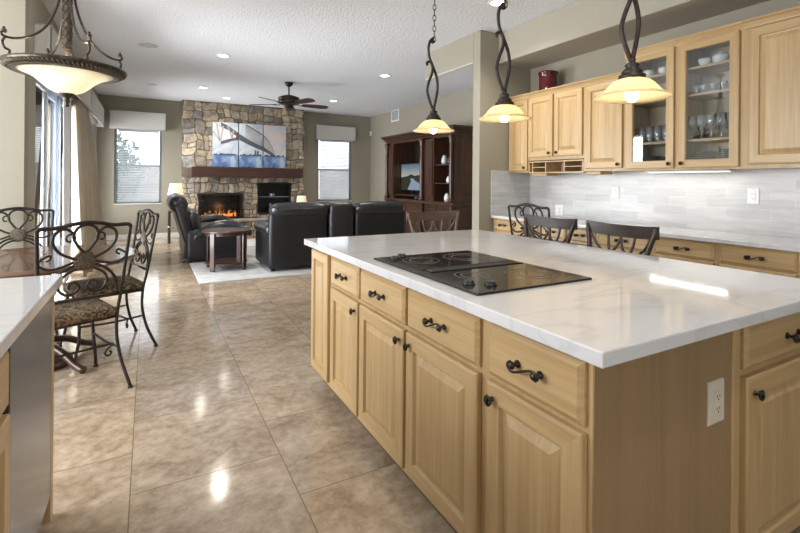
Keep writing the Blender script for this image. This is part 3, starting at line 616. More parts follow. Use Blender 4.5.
for i, (u0, u1) in enumerate(((0, .332), (.345, .667), (.680, 1.0))):
    x0 = PU0 + u0 * (PU1 - PU0); x1 = PU0 + u1 * (PU1 - PU0)
    t = thing('painting_panel', ['left canvas of the bridge triptych with the steel tower and purple water', 'middle canvas of the bridge triptych with deck crossing over blue water', 'right canvas of the bridge triptych, mostly pale sky with the far end of the arch'][i], 'painting', (x0, FY - .056, PZ0), 0, 'bridge triptych over the mantel')
    w1 = x1 - x0
    bd = MB().box(0, w1, -.02, .012, 0, PZ1 - PZ0, bev=.002)
    def U(u): return (u - u0) * (PU1 - PU0)
    N_ = 22
    us = [u0 + (u1 - u0) * k / N_ for k in range(N_ + 1)]
    for ua, ub in zip(us, us[1:]):
        for T, B, mi in ((deck_top, deck_bot, 0),):
            a1, a2, b1, b2 = interp(T, ua), interp(T, ub), interp(B, ua), interp(B, ub)
            if None not in (a1, a2, b1, b2):
                if ua < .3:   # truss bars near the tower, open between them
                    m1, m2 = a1 - .10, a2 - .10; bd.prism([(U(ua), pz(m1)), (U(ub), pz(m2)), (U(ub), pz(a2)), (U(ua), pz(a1))], -.0225, -.02, 1)
                    bd.prism([(U(ua), pz(b1)), (U(ub), pz(b2)), (U(ub), pz(b2 + .07)), (U(ua), pz(b1 + .07))], -.0225, -.02, 1)
                else: bd.prism([(U(ua), pz(b1)), (U(ub), pz(b2)), (U(ub), pz(a2)), (U(ua), pz(a1))], -.0225, -.02, 1)
        a1, a2 = interp(arch, ua), interp(arch, ub)
        if None not in (a1, a2):
            bd.prism([(U(ua), pz(a1 - .022)), (U(ub), pz(a2 - .022)), (U(ub), pz(a2)), (U(ua), pz(a1))], -.0225, -.02, 1)
            dt = interp(deck_top, (ua + ub) / 2)
            if dt: bd.prism([(U(ua), pz(dt)), (U(ua) + .006, pz(dt)), (U(ua) + .006, pz(a1 - .01)), (U(ua), pz(a1 - .01))], -.0224, -.02, 1)
    rr = random.Random(i + 3); uu = u0 + .01
    while uu < u1 - .03:      # skyline
        hh = rr.uniform(.015, .05) + (.09 if .55 < uu < .66 and rr.random() < .5 else 0); ww = rr.uniform(.01, .025)
        bd.prism([(U(uu), pz(.262)), (U(min(uu + ww, u1)), pz(.262)), (U(min(uu + ww, u1)), pz(.262 + hh)), (U(uu), pz(.262 + hh))], -.0223, -.02, 1); uu += ww
    if i == 0:
        p = bd
        for (ua, va, ub, vb) in ((.05, .95, .09, .58), (.135, .92, .10, .58), (.02, .99, .13, .88), (.19, .93, .25, .66), (.27, .83, .25, .66), (.0, .80, .09, .60), (.12, .50, .30, .62)):
            p.prism([(U(ua) - .016, pz(va)), (U(ub) - .016, pz(vb)), (U(ub) + .016, pz(vb)), (U(ua) + .016, pz(va))], -.0245, -.022, 2)
    bd.build('canvas', ['canvas_warm' if i == 2 else 'canvas', 'ink', 'ink_light'], t)

# ------------------------------------------------------------------ ceiling fittings
cans = [(.916, 6.871, 'on', 'lit downlight nearest the camera on the living room side, left of the fan'), (3.439, 6.787, 'on', 'lit downlight right of the fan, over the sofa'),
        (3.561, 9.507, 'on', 'lit downlight just past the tips of the fan blades'), (2.982, 3.463, 'on', 'lit downlight by the soffit above the second pendant'),
        (.91, 9.453, 'on', 'lit downlight in front of the fireplace, left one'), (1.464, 10.382, 'on', 'small lit downlight closest to the stone chimney'),
        (.049, 9.637, 'off', 'dim downlight near the left window valance')]
def downlight(x, y, st, lb):
    t = thing('recessed_downlight', lb, 'ceiling light', (x, y, HC), 0, 'recessed ceiling lights')
    MB().lathe([(.070, -.002), (.072, -.008), (.088, -.010), (.098, -.004), (.098, 0), (.070, 0)], n=28, cap=False).build('trim_ring', 'white', t)
    MB().lathe([(0, -.004), (.071, -.004), (.071, 0), (0, 0)], n=24).build('lens', 'can_glow' if st == 'on' else 'can_off', t)
    if st == 'on':
        l = bpy.data.lights.new('downlight_beam', 'SPOT'); l.energy = 75; l.color = (1, .93, .83); l.spot_size = 2.5; l.spot_blend = .8; l.shadow_soft_size = .05
        o = bpy.data.objects.new('downlight_beam', l); C.objects.link(o); o.parent = t; o.location = (0, 0, -.03)
for a in cans: downlight(*a)
for a in ((.9, .2, 'on', 'downlight over the aisle beside the island, outside the view'), (.6, 3.6, 'on', 'downlight over the aisle beyond the island'), (2.95, .9, 'on', 'downlight over the near end of the wall counter'))[:1]: downlight(*a)
t = thing('ceiling_speaker', 'round flush white speaker grille in the ceiling near the chandelier', 'speaker', (-.012, 6.861, HC))
MB().lathe([(0, -.006), (.10, -.006), (.115, -.003), (.118, 0), (0, 0)], n=28).build('grille', 'can_off', t)
# air vent and sensor on the right wall
t = thing('air_vent', 'small white louvred air vent high on the right living room wall', 'vent', (XR, 10.133, 2.77), -PI / 2)
vw, vh = .40, .30
MB().rings([(0, vw, 0, vh, 0), (0, vw, 0, vh, -.012), (.03, vw - .03, .03, vh - .03, -.012), (.03, vw - .03, .03, vh - .03, -.002)]).build('frame', 'white_plastic', t, fix=False)
m = MB()
for k in range(10): m.box(.032, vw - .032, -.01, .008, -.001, .001, mat=Matrix.Translation((0, -.006, .045 + k * .023)) @ Matrix.Rotation(-.7, 4, 'X'))
m.build('louvres', 'frame_gray', t)
t = thing('motion_sensor', 'small white motion sensor in the corner of the right wall', 'sensor', (XR, 11.33, 2.52), -PI / 2)
MB().box(0, .07, -.05, 0, 0, .13, bev=.015, seg=3, smooth=True).build('housing', 'white_plastic', t)
MB().box(.015, .055, -.053, -.045, .02, .07, bev=.002).build('lens', 'can_off', t)

# ceiling fan
fan = thing('ceiling_fan', 'dark bronze ceiling fan with five blades over the living room', 'ceiling fan', (2.205, 8.16, HC))
MB().lathe([(0, 0), (.075, 0), (.072, -.03), (.045, -.065), (.02, -.075), (0, -.075)]).build('canopy', 'bronze', fan)
MB().lathe([(.014, -.07), (.014, -.24)], n=12).build('downrod', 'bronze', fan)
MB().lathe([(0, -.22), (.05, -.225), (.12, -.245), (.185, -.27), (.19, -.30), (.172, -.31), (.188, -.325), (.19, -.37), (.15, -.395), (.08, -.40), (.075, -.445), (.06, -.465), (0, -.47)], n=32).build('motor', 'bronze', fan)
for k in range(5):
    an = math.radians(0 + 72 * k)
    Rm = Matrix.Rotation(an, 4, 'Z')
    b = MB(); xs = [.24, .30, .45, .62, .70, .735]; ws = [.045, .065, .078, .085, .07, .03]
    vs = []
    for x, w1 in zip(xs, ws):
        for s_ in (-1, 1):
            for zz in (0, -.008): vs.append(Rm @ Matrix.Translation((x, 0, -.385)) @ Matrix.Rotation(-.22, 4, 'X') @ Vector((0, s_ * w1, zz)))
    fs = []
    for i in range(5):
        o = i * 4; fs += [[o, o + 4, o + 6, o + 2], [o + 1, o + 3, o + 7, o + 5], [o, o + 1, o + 5, o + 4], [o + 2, o + 6, o + 7, o + 3]]
    fs += [[0, 2, 3, 1], [20, 21, 23, 22]]
    b.add(vs, fs); bo = b.build('blade', 'mantel', fan)
    MB().tube([Rm @ Vector((.15, 0, -.385)), Rm @ Vector((.2, 0, -.40)), Rm @ Vector((.30, 0, -.395))], .014, 8, flat=.5).build('blade_iron', 'bronze', bo)
MB().tube([(.0, .0, -.46), (.003, 0, -.56)], .002, 5, sub=1).lathe([(0, -.58), (.006, -.575), (.006, -.56), (0, -.555)], (.003, 0, 0), 8).build('pull_chain', 'antique', fan)

# ------------------------------------------------------------------ pendants
def pendant(x, y, label, rot):
    t = thing('pendant_light', label, 'pendant light', (x, y, 0), rot, 'pendants over the island')
    MB().lathe([(0, HC), (.06, HC), (.058, HC - .015), (.03, HC - .03), (.01, HC - .05), (0, HC - .05)]).build('canopy', 'lampiron', t)
    ch = MB(); z = HC - .045; k = 0
    while z > 2.205:
        ax = Vector((1, 0, 0)) if k % 2 else Vector((0, 1, 0)); L_ = .042
        ch.tube([Vector((0, 0, z)), Vector((0, 0, z - .012)) + ax * .0085, Vector((0, 0, z - L_ + .012)) + ax * .0085, Vector((0, 0, z - L_)), Vector((0, 0, z - L_ + .012)) - ax * .0085, Vector((0, 0, z - .012)) - ax * .0085], .0026, 6, closed=True, sub=2)
        z -= .034; k += 1
    ch.build('chain', 'lampiron', t)
    MB().tube([(.0, 0, 2.205), (-.014, 0, 2.205), (-.018, 0, 2.19), (-.012, 0, 2.182), (-.004, .0, 2.186), (-.012, 0, 2.20), (-.026, 0, 2.19), (-.036, 0, 2.15), (-.030, .004, 2.09), (-.006, .006, 2.03), (.018, .004, 1.96), (.024, 0, 1.89), (.014, 0, 1.82), (.003, 0, 1.765), (.0, 0, 1.745)], .0085, 10).build('scroll_rod', 'lampiron', t)
    MB().tube([(-.040, 0, 2.035), (-.046, 0, 2.047), (-.036, 0, 2.058), (-.020, 0, 2.052), (-.010, -.006, 2.02), (-.014, -.008, 1.98), (-.032, -.006, 1.93), (-.042, 0, 1.88), (-.034, 0, 1.83), (-.014, 0, 1.775), (-.002, 0, 1.745)], .0085, 10).build('scroll_rod', 'lampiron', t)
    MB().lathe([(0, 1.765), (.010, 1.765), (.013, 1.755), (.010, 1.748), (.022, 1.742), (.026, 1.735), (.020, 1.728), (.034, 1.715), (.038, 1.708), (.034, 1.703), (.047, 1.698), (.047, 1.682), (.040, 1.678), (0, 1.678)], n=28).build('socket_cup', 'lampiron', t)
    sh = MB().lathe([(.030, 1.685), (.046, 1.683), (.062, 1.677), (.076, 1.666), (.088, 1.652), (.099, 1.638), (.114, 1.626), (.132, 1.6185), (.134, 1.614), (.131, 1.613), (.112, 1.621), (.096, 1.633), (.084, 1.648), (.073, 1.661), (.060, 1.671), (.045, 1.678), (.030, 1.679)], n=48, cap=False).build('glass_shade', 'alabaster', t)
    MB().lathe([(0, 1.598), (.012, 1.600), (.022, 1.610), (.026, 1.624), (.022, 1.642), (.014, 1.656), (.012, 1.680), (0, 1.680)], n=20).build('bulb', 'bulb', t)
    l = bpy.data.lights.new('pendant_glow', 'POINT'); l.energy = 1.7; l.color = (1, .82, .55); l.shadow_soft_size = .03
    o = bpy.data.objects.new('pendant_glow', l); C.objects.link(o); o.parent = t; o.location = (0.0, 0, 1.585)
for y, lb in ((2.46, 'farthest of the three pendant lights over the island'), (1.795, 'middle one of the three pendant lights over the island'), (1.09, 'nearest and largest looking pendant light over the island')):
    pendant(1.598, y, lb, -.45)

# chandelier
ch = thing('chandelier', 'bronze bowl chandelier with cream glass over the round dining table', 'chandelier', (-.505, 3.95, 0), .35)
MB().lathe([(0, HC), (.07, HC), (.065, HC - .02), (.02, HC - .05), (0, HC - .05)]).tube([(0, 0, HC - .05), (0, 0, 2.75)], .008, 8, sub=1).build('canopy_and_stem', 'antique', ch)
MB().lathe([(0, 2.76), (.03, 2.75), (.02, 2.73), (.030, 2.70), (.026, 2.68), (.026, 2.18), (.03, 2.165), (.024, 2.15), (.034, 2.13), (.02, 2.11), (.012, 1.86), (0, 1.86)], n=20).build('column', 'rope', ch)
R0 = .365
lt = MB()
for k in range(4):
    for sg in (-1, 1):
        lt.tube([(.0285 * math.cos(k * PI / 2 + sg * q * .55), .0285 * math.sin(k * PI / 2 + sg * q * .55), 2.19 + q * .0205) for q in range(25)], .0035, 5, sub=1)
lt.build('column_lattice', 'antique', ch)
MB().lathe([(R0 - .09, 2.035), (R0 - .075, 2.020), (R0 - .06, 2.028), (R0 - .045, 2.034), (R0 - .02, 2.042), (R0 - .005, 2.052), (R0, 2.064), (R0 - .004, 2.074), (R0 - .02, 2.080), (R0 - .05, 2.085), (R0 - .09, 2.09), (R0 - .09, 2.035)], n=64, cap=False).build('rim', 'antique', ch)
g = MB()
for k in range(84):
    a = 2 * PI * k / 84; g.tube([((R0 - .012) * math.cos(a), (R0 - .012) * math.sin(a), 2.050), ((R0 - .042) * math.cos(a + .05), (R0 - .042) * math.sin(a + .05), 2.033)], .0075, 5, sub=1)
g.lathe([(R0 - .060, 2.030), (R0 - .052, 2.022), (R0 - .044, 2.030)], n=64, cap=False)
g.build('rope_border', 'rope', ch)
MB().lathe([(.0, 1.885), (.035, 1.886), (.070, 1.894), (.105, 1.912), (.135, 1.938), (.165, 1.968), (.195, 1.992), (.235, 2.013), (.29, 2.034), (.287, 2.038), (.232, 2.018), (.191, 1.997), (.160, 1.973), (.131, 1.943), (.102, 1.918), (.068, 1.900), (.03, 1.892), (0, 1.891)], n=56, cap=False).build('glass_bowl', 'bowl', ch)
MB().lathe([(0, 1.795), (.012, 1.797), (.016, 1.808), (.010, 1.818), (.018, 1.826), (.020, 1.838), (.014, 1.85), (.026, 1.864), (.034, 1.876), (.046, 1.888), (.044, 1.894), (0, 1.896)], n=24).build('finial', 'antique', ch)
for k in range(4):
    a = PI / 2 * k + .12; ca, sa = math.cos(a), math.sin(a)
    P_ = [(.026, 2.72), (.042, 2.58), (.075, 2.44), (.13, 2.32), (.20, 2.245), (.28, 2.205), (.34, 2.20), (.362, 2.215), (.352, 2.235), (.335, 2.228)]
    ar = MB().tube([(r * ca, r * sa, z) for r, z in P_], .0085, 8).build('scroll_arm', 'antique', ch)
    MB().tube([(.335 * ca, .335 * sa, 2.205), (.355 * ca, .355 * sa, 2.17), (.345 * ca, .345 * sa, 2.13), (.318 * ca, .318 * sa, 2.115), (.325 * ca, .325 * sa, 2.085)], .008, 8).build('arm_foot', 'antique', ar)
    MB().lathe([(0, 0), (.014, .004), (.016, .018), (.006, .024), (.010, .032), (0, .04)], (.348 * ca, .348 * sa, 2.226), 12).build('arm_finial', 'antique', ar)
for k in range(3):
    a = 2 * PI * k / 3; p = (.14 * math.cos(a), .14 * math.sin(a), 2.04)
    MB().lathe([(0, -.045), (.02, -.035), (.028, -.015), (.02, .01), (.012, .03), (0, .03)], p, 14).build('bulb', 'bulb', ch)
    l = bpy.data.lights.new('chandelier_glow', 'POINT'); l.energy = 2.6; l.color = (1, .86, .66); l.shadow_soft_size = .03
    o = bpy.data.objects.new('chandelier_glow', l); C.objects.link(o); o.parent = ch; o.location = (p[0] * .8, p[1] * .8, 2.06)

# ------------------------------------------------------------------ cabinetry
def knob(parent, x, z, y=-.02):
    m = MB().lathe([(0, 0), (.009, 0), (.007, .004), (.005, .012), (.005, .018)], (0, 0, 0), 12, mat=Matrix.Rotation(PI / 2, 4, 'X'))
    m.tube([(-.004, -.020, .012), (-.011, -.022, .004), (-.008, -.023, -.008), (.004, -.023, -.013), (.012, -.022, -.002), (.006, -.022, .012), (-.004, -.024, .006), (.002, -.025, -.004)], .0042, 7)
    m.tube([(0, -.022, .015), (0, -.026, 0), (0, -.022, -.015)], .0042, 7)
    return m.build('knob', 'bronze', parent, (x, y, z))
def pull(parent, x, z, y=-.02, s=1.0):
    m = MB()
    for sx in (-1, 1):
        m.lathe([(0, 0), (.011, 0), (.010, .004), (.005, .008), (.005, .016), (.010, .019), (.012, .024), (.008, .030), (0, .031)], (sx * .042 * s, 0, 0), 14, mat=Matrix.Rotation(PI / 2, 4, 'X'))
    m.tube([(-.046 * s, -.024, .010), (-.056 * s, -.025, .002), (-.052 * s, -.026, -.011), (-.036 * s, -.027, -.015), (-.012 * s, -.028, -.007), (.014 * s, -.028, .005), (.034 * s, -.027, .012), (.051 * s, -.026, .010), (.057 * s, -.025, -.001), (.047 * s, -.024, -.010)], .0036, 8)
    return m.build('handle', 'bronze', parent, (x, y, z))
def door(parent, x0, x1, z0, z1, kn=None, glass=False, name='door', st=.058):
    w1, h = x1 - x0, z1 - z0; T = .023
    m = MB()
    L_ = [(0, w1, 0, h, 0), (0, w1, 0, h, -T + .006), (.003, w1 - .003, .003, h - .003, -T + .002), (.010, w1 - .010, .010, h - .010, -T), (st, w1 - st, st, h - st, -T), (st + .006, w1 - st - .006, st + .006, h - st - .006, -T + .012)]
    if glass:
        L_ += [(st + .006, w1 - st - .006, st + .006, h - st - .006, 0)]
        m.rings(L_, 0, hmi=1); m.f.pop(); m.m.pop(); m.s.pop(); m.c.pop()
        # back face ring
        m.rings([(0, w1, 0, h, 0), (st + .006, w1 - st - .006, st + .006, h - st - .006, 0)], 0); m.f.pop(); m.m.pop(); m.s.pop(); m.c.pop()
    else:
        L_ += [(st + .012, w1 - st - .012, st + .012, h - st - .012, -T + .013), (st + .040, w1 - st - .040, st + .040, h - st - .040, -T + .002)]
        m.rings(L_, 0, hmi=1)
        for k in range(len(m.f)):   # bevelled field takes the vertical grain all round
            if k >= 5 * 4: m.m[k] = 0
    o = m.build(name, ['maple_v', 'maple_h'], parent, (x0, 0, z0), fix=False)
    if glass: plabel(MB().box(st + .004, w1 - st - .004, -.012, -.009, st + .004, h - st - .004).build('glass_pane', 'cab_glass', o), 'clear glass pane')
    if kn: knob(o, kn[0] - x0, kn[1] - z0)
    return o
def drawer(parent, x0, x1, z0, z1, handle=True, s=1.0):
    w1, h = x1 - x0, z1 - z0; T = .020
    m = MB().rings([(0, w1, 0, h, 0), (0, w1, 0, h, -T + .010), (.004, w1 - .004, .004, h - .004, -T + .007), (.014, w1 - .014, .014, h - .014, -T)])
    o = m.build('drawer', ['maple_h'], parent, (x0, 0, z0), fix=False)
    if handle: pull(o, w1 / 2, h / 2, s=s)
    return o
def base_body(parent, w1, depth, top, z0=.10, mat='maple_v'):
    MB().box(0, w1, 0.0, depth, z0, top).build('body', mat, parent)
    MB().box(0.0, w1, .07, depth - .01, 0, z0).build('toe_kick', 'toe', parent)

RZ = -PI / 2; XI = 0.930; TOPZ = .877
def unit(name, y1, y0, label, drw=True, knobside='r', depth=.6, group='island base cabinets', fill=(0, 0), cat='cabinet'):
    t = thing(name, label, cat, (XI, y1, 0), RZ, group)
    w1 = y1 - y0; base_body(t, w1, depth, TOPZ)
    a, b = fill[0], w1 - fill[1]
    if drw:
        drawer(t, a, b, .705, .860); kx = b - .03 if knobside == 'r' else a + .03
        door(t, a, b, .125, .688, (kx, .642))
    else: door(t, a, b, .125, .860, None, st=.05)
    return t
# island, left to right as seen from the aisle
unit('island_cabinet', 2.82, 2.48, 'narrow island cabinet with one tall door at the far end', False, fill=(.02, .026))
unit('island_cabinet', 2.48, 2.065, 'island cabinet second from the far end, one drawer over one door', fill=(.024, .011))
unit('island_cabinet', 2.065, 1.60, 'island cabinet in the middle under the cooktop, door knob on its right', fill=(.013, .013))
unit('island_cabinet', 1.60, 1.115, 'island cabinet right of the middle one, wide drawer and door knob on its left', knobside='l', fill=(.011, .024))
unit('island_cabinet', 1.115, .7275, 'island cabinet at the near corner with the largest looking drawer front', knobside='l', fill=(.024, .016))
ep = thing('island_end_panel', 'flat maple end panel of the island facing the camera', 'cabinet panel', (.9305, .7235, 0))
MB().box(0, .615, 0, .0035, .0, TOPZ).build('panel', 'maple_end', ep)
MB().box(.615, .654, -.006, .036, .0, TOPZ, bev=.003).build('edge_stile', 'maple_v', ep)
t = thing('island_cabinet', 'island cabinet facing the camera at the right edge, with drawer over door', 'cabinet', (1.585, .7235, 0), 0, 'island base cabinets')
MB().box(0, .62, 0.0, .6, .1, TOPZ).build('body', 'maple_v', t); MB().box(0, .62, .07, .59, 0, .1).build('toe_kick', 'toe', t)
drawer(t, .012, .605, .722, .862, s=.95); door(t, .012, .605, .125, .700, (.050, .650))
t = thing('island_back_panel', 'maple panel closing the stool side of the island', 'cabinet panel', (1.535, .728, 0))
MB().box(.0, .665, .602, 2.092, .0, TOPZ).build('panel', 'maple_v', t)
# outlet on end panel
def outlet(loc, rz, w1, h, label, mat='white_plastic', kind='duplex', group=None):
    t = thing('wall_outlet' if kind != 'switch' else 'light_switch', label, 'outlet' if kind != 'switch' else 'switch', loc, rz, group)
    MB().rings([(-w1 / 2, w1 / 2, -h / 2, h / 2, 0), (-w1 / 2, w1 / 2, -h / 2, h / 2, -.003), (-w1 / 2 + .004, w1 / 2 - .004, -h / 2 + .004, h / 2 - .004, -.007)]).build('cover_plate', mat, t, fix=False)
    ins = MB().box(-.017, .017, -.010, -.006, -.034, .034, bev=.002).build('receptacle', mat, t)
    s = MB()
    for zz in (-.018, .018):
        if kind == 'duplex':
            s.box(-.008, -.006, -.0108, -.0098, zz - .002, zz + .006).box(.006, .008, -.0108, -.0098, zz - .002, zz + .006).lathe([(0, 0), (.0025, 0), (.0025, .0008), (0, .0008)], (0, -.0100, zz - .008), 8, mat=Matrix.Rotation(PI / 2, 4, 'X'))
    if kind == 'switch': s.box(-.0125, .0125, -.0125, -.009, -.028, .028, bev=.002)
    s.build('slots' if kind == 'duplex' else 'rocker', 'slot' if kind == 'duplex' else mat, ins)
    sc = MB()
    for zz in (-h / 2 + .010, h / 2 - .010): sc.lathe([(0, 0), (.003, 0), (.002, .001), (0, .001)], (0, -.0068, zz), 8, mat=Matrix.Rotation(PI / 2, 4, 'X'))
    sc.build('screws', 'chrome' if mat != 'almond' else mat, t)
    return t
outlet((1.456, .7235, .655), 0, .082, .125, 'ivory outlet on the flat end panel of the island', 'almond')
outlet((XK - .012, 3.694, .978), RZ, .115, .125, 'white double wide outlet plate low on the backsplash behind the scroll chair', kind='duplex')
outlet((XK - .012, 2.98, 1.195), RZ, .085, .125, 'white switch on the backsplash beneath the tall solid wall cabinet', kind='switch')
outlet((XK - .012, 1.783, 1.20), RZ, .080, .125, 'white outlet on the backsplash right of the under cabinet light')

ct = MB().box(.885, 2.29, .668, 2.885, TOPZ, .915, bev=.004, seg=2).build('island_countertop', 'quartz'); tag(ct, 'large white quartz countertop with thin grey veins on the island', 'countertop')

# cooktop
ck = thing('cooktop', 'black glass downdraft electric cooktop set into the island counter', 'cooktop', (.950, 1.19, .9152))
cw, cl = .562, .79
MB().box(0, cw, 0, cl, 0, .008, bev=.003, seg=2).build('glass_top', plain('black_ceramic_glass', (.014, .013, .013), .10, noise=.3, nscale=300), ck)
v = MB()
for k in range(46): v.box(.06 + k * .0105, .066 + k * .0105, cl / 2 - .028, cl / 2 + .028, .008, .0105)
v.box(.05, .548, cl / 2 + .028, cl / 2 + .034, .008, .012, bev=.001).box(.05, .548, cl / 2 - .034, cl / 2 - .028, .008, .012, bev=.001)
v.build('vent_grille', 'black', ck)
for bx, by, r in ((.40, .17, .095), (.17, .25, .068), (.17, .63, .085), (.41, .62, .10)):
    q = MB()
    for rr in (r, r * .62): q.lathe([(rr - .003, .0081), (rr - .0025, .0085), (rr + .0025, .0085), (rr + .003, .0081)], (bx, by, 0), 40, cap=False)
    q.build('burner_ring', plain('printed_burner_ring', (.050, .047, .045), .3), ck)
for kx, ky in ((.064, .130), (.125, .082), (.075, .710), (.134, .752)):
    kn = MB().lathe([(.0, .008), (.024, .008), (.024, .011), (.021, .013), (.020, .019), (.018, .022), (0, .0225)], (kx, ky, 0), 24).build('control_knob', 'black_plastic', ck)
    MB().box(kx - .0015, kx + .0015, ky - .017, ky, .0222, .0240).build('pointer', 'chrome', kn)
MB().lathe([(0, .008), (.012, .008), (.012, .0095), (0, .010)], (.075, cl / 2, 0), 18).build('badge', 'chrome', ck)

# wall counter run against the kitchen wall
XB = 3.55
def wunit(y1, y0, label, drawers, doors, desk=False):
    t = thing('base_cabinet', label, 'cabinet', (XB, y1, 0), RZ, 'base cabinets under the wall counter'); w1 = y1 - y0
    if desk:
        MB().box(0, w1, 0, .55, .72, .874).build('body', 'maple_v', t); MB().box(0, .03, 0, .55, 0, .72).box(w1 - .03, w1, 0, .55, 0, .72).build('side_panel', 'maple_v', t)
    else: base_body(t, w1, XK - XB - .013, .874)
    for a, b in drawers: drawer(t, a, b, .742, .865, s=.95)
    for a, b, k in doors: door(t, a, b, .125, .728, (b - .03, .69) if k == 'r' else (a + .03, .69))
    return t
wunit(4.16, 3.79, 'narrow base cabinet in the corner against the dividing wall', [(.03, .345)], [(.03, .345, 'r')])
wunit(3.79, 2.74, 'desk section of the wall cabinets behind the two stool backs', [(.02, .33), (.35, .70), (.72, 1.03)], [], desk=True)
wunit(2.74, 2.235, 'base cabinet partly hidden behind the nearer dark stool back', [(.02, .485)], [(.02, .485, 'r')])
wunit(2.235, 1.752, 'base cabinet just right of the nearer dark stool back', [(.035, .465)], [(.035, .465, 'r')])
wunit(1.752, 1.27, 'base cabinet whose whole drawer front shows at the right of the counter', [(.018, .458)], [(.018, .458, 'l')])
wunit(1.27, .30, 'wide base cabinet at the near end of the wall counter', [(.02, .47), (.50, .95)], [(.02, .47, 'r'), (.50, .95, 'l')])
ct = MB().box(3.512, XK - .0125, .28, YC - .0125, .875, .905, bev=.004, seg=2).build('wall_countertop', 'quartz'); tag(ct, 'long white quartz countertop against the tiled backsplash', 'countertop')

# wall cabinets
XU = 3.78; ZB = 1.405; DU = XK - XU - .012
def ubox(t, w1, z0, z1, openfront=False):
    if not openfront: MB().box(0, w1, 0, DU, z0, z1).build('body', 'maple_v', t); return
    s_ = .018
    MB().box(0, s_, 0.0, DU, z0, z1).box(w1 - s_, w1, 0, DU, z0, z1).box(s_, w1 - s_, 0, DU, z0, z0 + .03).box(s_, w1 - s_, 0, DU, z1 - .03, z1).build('body', 'maple_v', t)
    MB().box(s_, w1 - s_, DU - .01, DU, z0 + .03, z1 - .03).build('back_panel', 'maple_in', t)
def crown(t, a, b, z, ret0=False, ret1=False):
    pr = [(0.0, 0), (-.012, .0), (-.016, .012), (-.020, .018), (-.030, .036), (-.040, .044), (-.044, .050), (-.044, .058), (0, .058)]
    vs = []; n = len(pr)
    for x in (a, b):
        for y, zz in pr: vs.append((x, y, z + zz - .03))
    fs = [[i, (i + 1) % n, n + (i + 1) % n, n + i] for i in range(n)] + [list(range(n)), [n + i for i in range(n)][::-1]]
    MB().add(vs, fs).build('crown_molding', 'maple_h', t)
def ucab(y1, y0, label, z1): return thing('wall_cabinet', label, 'cabinet', (XU, y1, 0), RZ, 'wall cabinets'), y1 - y0, z1
t, w1, z1 = ucab(4.163, 3.84, 'narrow wall cabinet at the far end against the dividing wall', 2.27)
ubox(t, w1, ZB, z1); crown(t, 0, w1, z1); door(t, .02, w1 - .005, ZB + .015, z1 - .035, (w1 - .045, ZB + .055), st=.05)
t, w1, z1 = ucab(3.84, 3.085, 'two door wall cabinet standing above the open cubby shelf', 2.27)
ubox(t, w1, 1.535, z1); crown(t, 0, w1, z1); door(t, .012, .365, 1.57, z1 - .035, (.325, 1.61)); door(t, .388, w1 - .012, 1.57, z1 - .035, (.428, 1.61))
cb = thing('cubby_shelf', 'open maple cubby shelf with small pigeonholes beneath the two door cabinet', 'shelf', (XU, 3.835, ZB - .01), RZ)
w1 = .745; m = MB().box(0, w1, 0, .25, 0, .012).box(0, w1, 0, .25, .118, .13).box(0, .012, 0, .25, .012, .118).box(w1 - .012, w1, 0, .25, .012, .118)
for x in (.055, .245, .50): m.box(x, x + .010, 0, .25, .012, .118)
m.box(.065, .245, 0, .25, .060, .068).box(.51, w1 - .012, 0, .25, .060, .068)
m.build('dividers', 'maple_h', cb); MB().box(.012, w1 - .012, .24, .25, .012, .118).build('back_panel', 'maple_in', cb)
for ya, yb, lb in ((3.82, 3.60, 'maple mounting bracket left beneath the cubby shelf'), (3.08, 2.92, 'maple mounting block beneath the single door cabinet')):
    o = MB().box(-(ya - yb) / 2, (ya - yb) / 2, -.09, .09, -.03, 0, bev=.004).build('mounting_block', 'maple_h', None, ((3.90), (ya + yb) / 2, ZB - .0105 if ya > 3.5 else ZB - .0005), RZ); tag(o, lb, 'bracket')
t, w1, z1 = ucab(3.085, 2.635, 'single solid door wall cabinet left of the glass doors', 2.27)
ubox(t, w1, ZB, z1); crown(t, 0, w1, z1); door(t, .032, w1 - .025, ZB + .025, z1 - .035, (w1 - .06, ZB + .06))
def gcab(y1, y0, label, d0, d1, kn):
    t, w1, z1 = ucab(y1, y0, label, 2.44)
    ubox(t, w1, ZB, z1, True); crown(t, 0, w1, z1)
    MB().box(.018, d0 + .03, -.0, .018, ZB + .03, z1 - .03).box(d1 - .03, w1 - .018, 0, .018, ZB + .03, z1 - .03).build('face_frame', 'maple_v', t)
    for z in (1.648, 2.01, 2.225): MB().box(.018, w1 - .018, .03, DU - .012, z - .018, z).build('shelf', 'maple_h', t)
    o = door(t, d0, d1, ZB + .012, z1 - .02, kn, glass=True, st=.062); plabel(o, 'glass fronted door'); return t
gcab(2.635, 2.178, 'tall glass door wall cabinet on the left, partly behind a pendant shade', .012, .440, (.408, ZB + .05))
gcab(2.178, 1.70, 'tall glass door wall cabinet on the right, full of glassware and cups', .012, .455, (.052, ZB + .05))
t, w1, z1 = ucab(1.70, 1.12, 'tall solid door wall cabinet right of the glass doors', 2.44)
ubox(t, w1, ZB, z1); crown(t, 0, w1, z1); door(t, .035, w1 - .03, ZB + .028, z1 - .035, (w1 - .07, ZB + .07), st=.065)
t, w1, z1 = ucab(1.12, .52, 'tall solid door wall cabinet beyond the right edge of the picture', 2.44)
ubox(t, w1, ZB, z1); crown(t, 0, w1, z1); door(t, .03, w1 - .03, ZB + .028, z1 - .035, (.07, ZB + .07), st=.065)
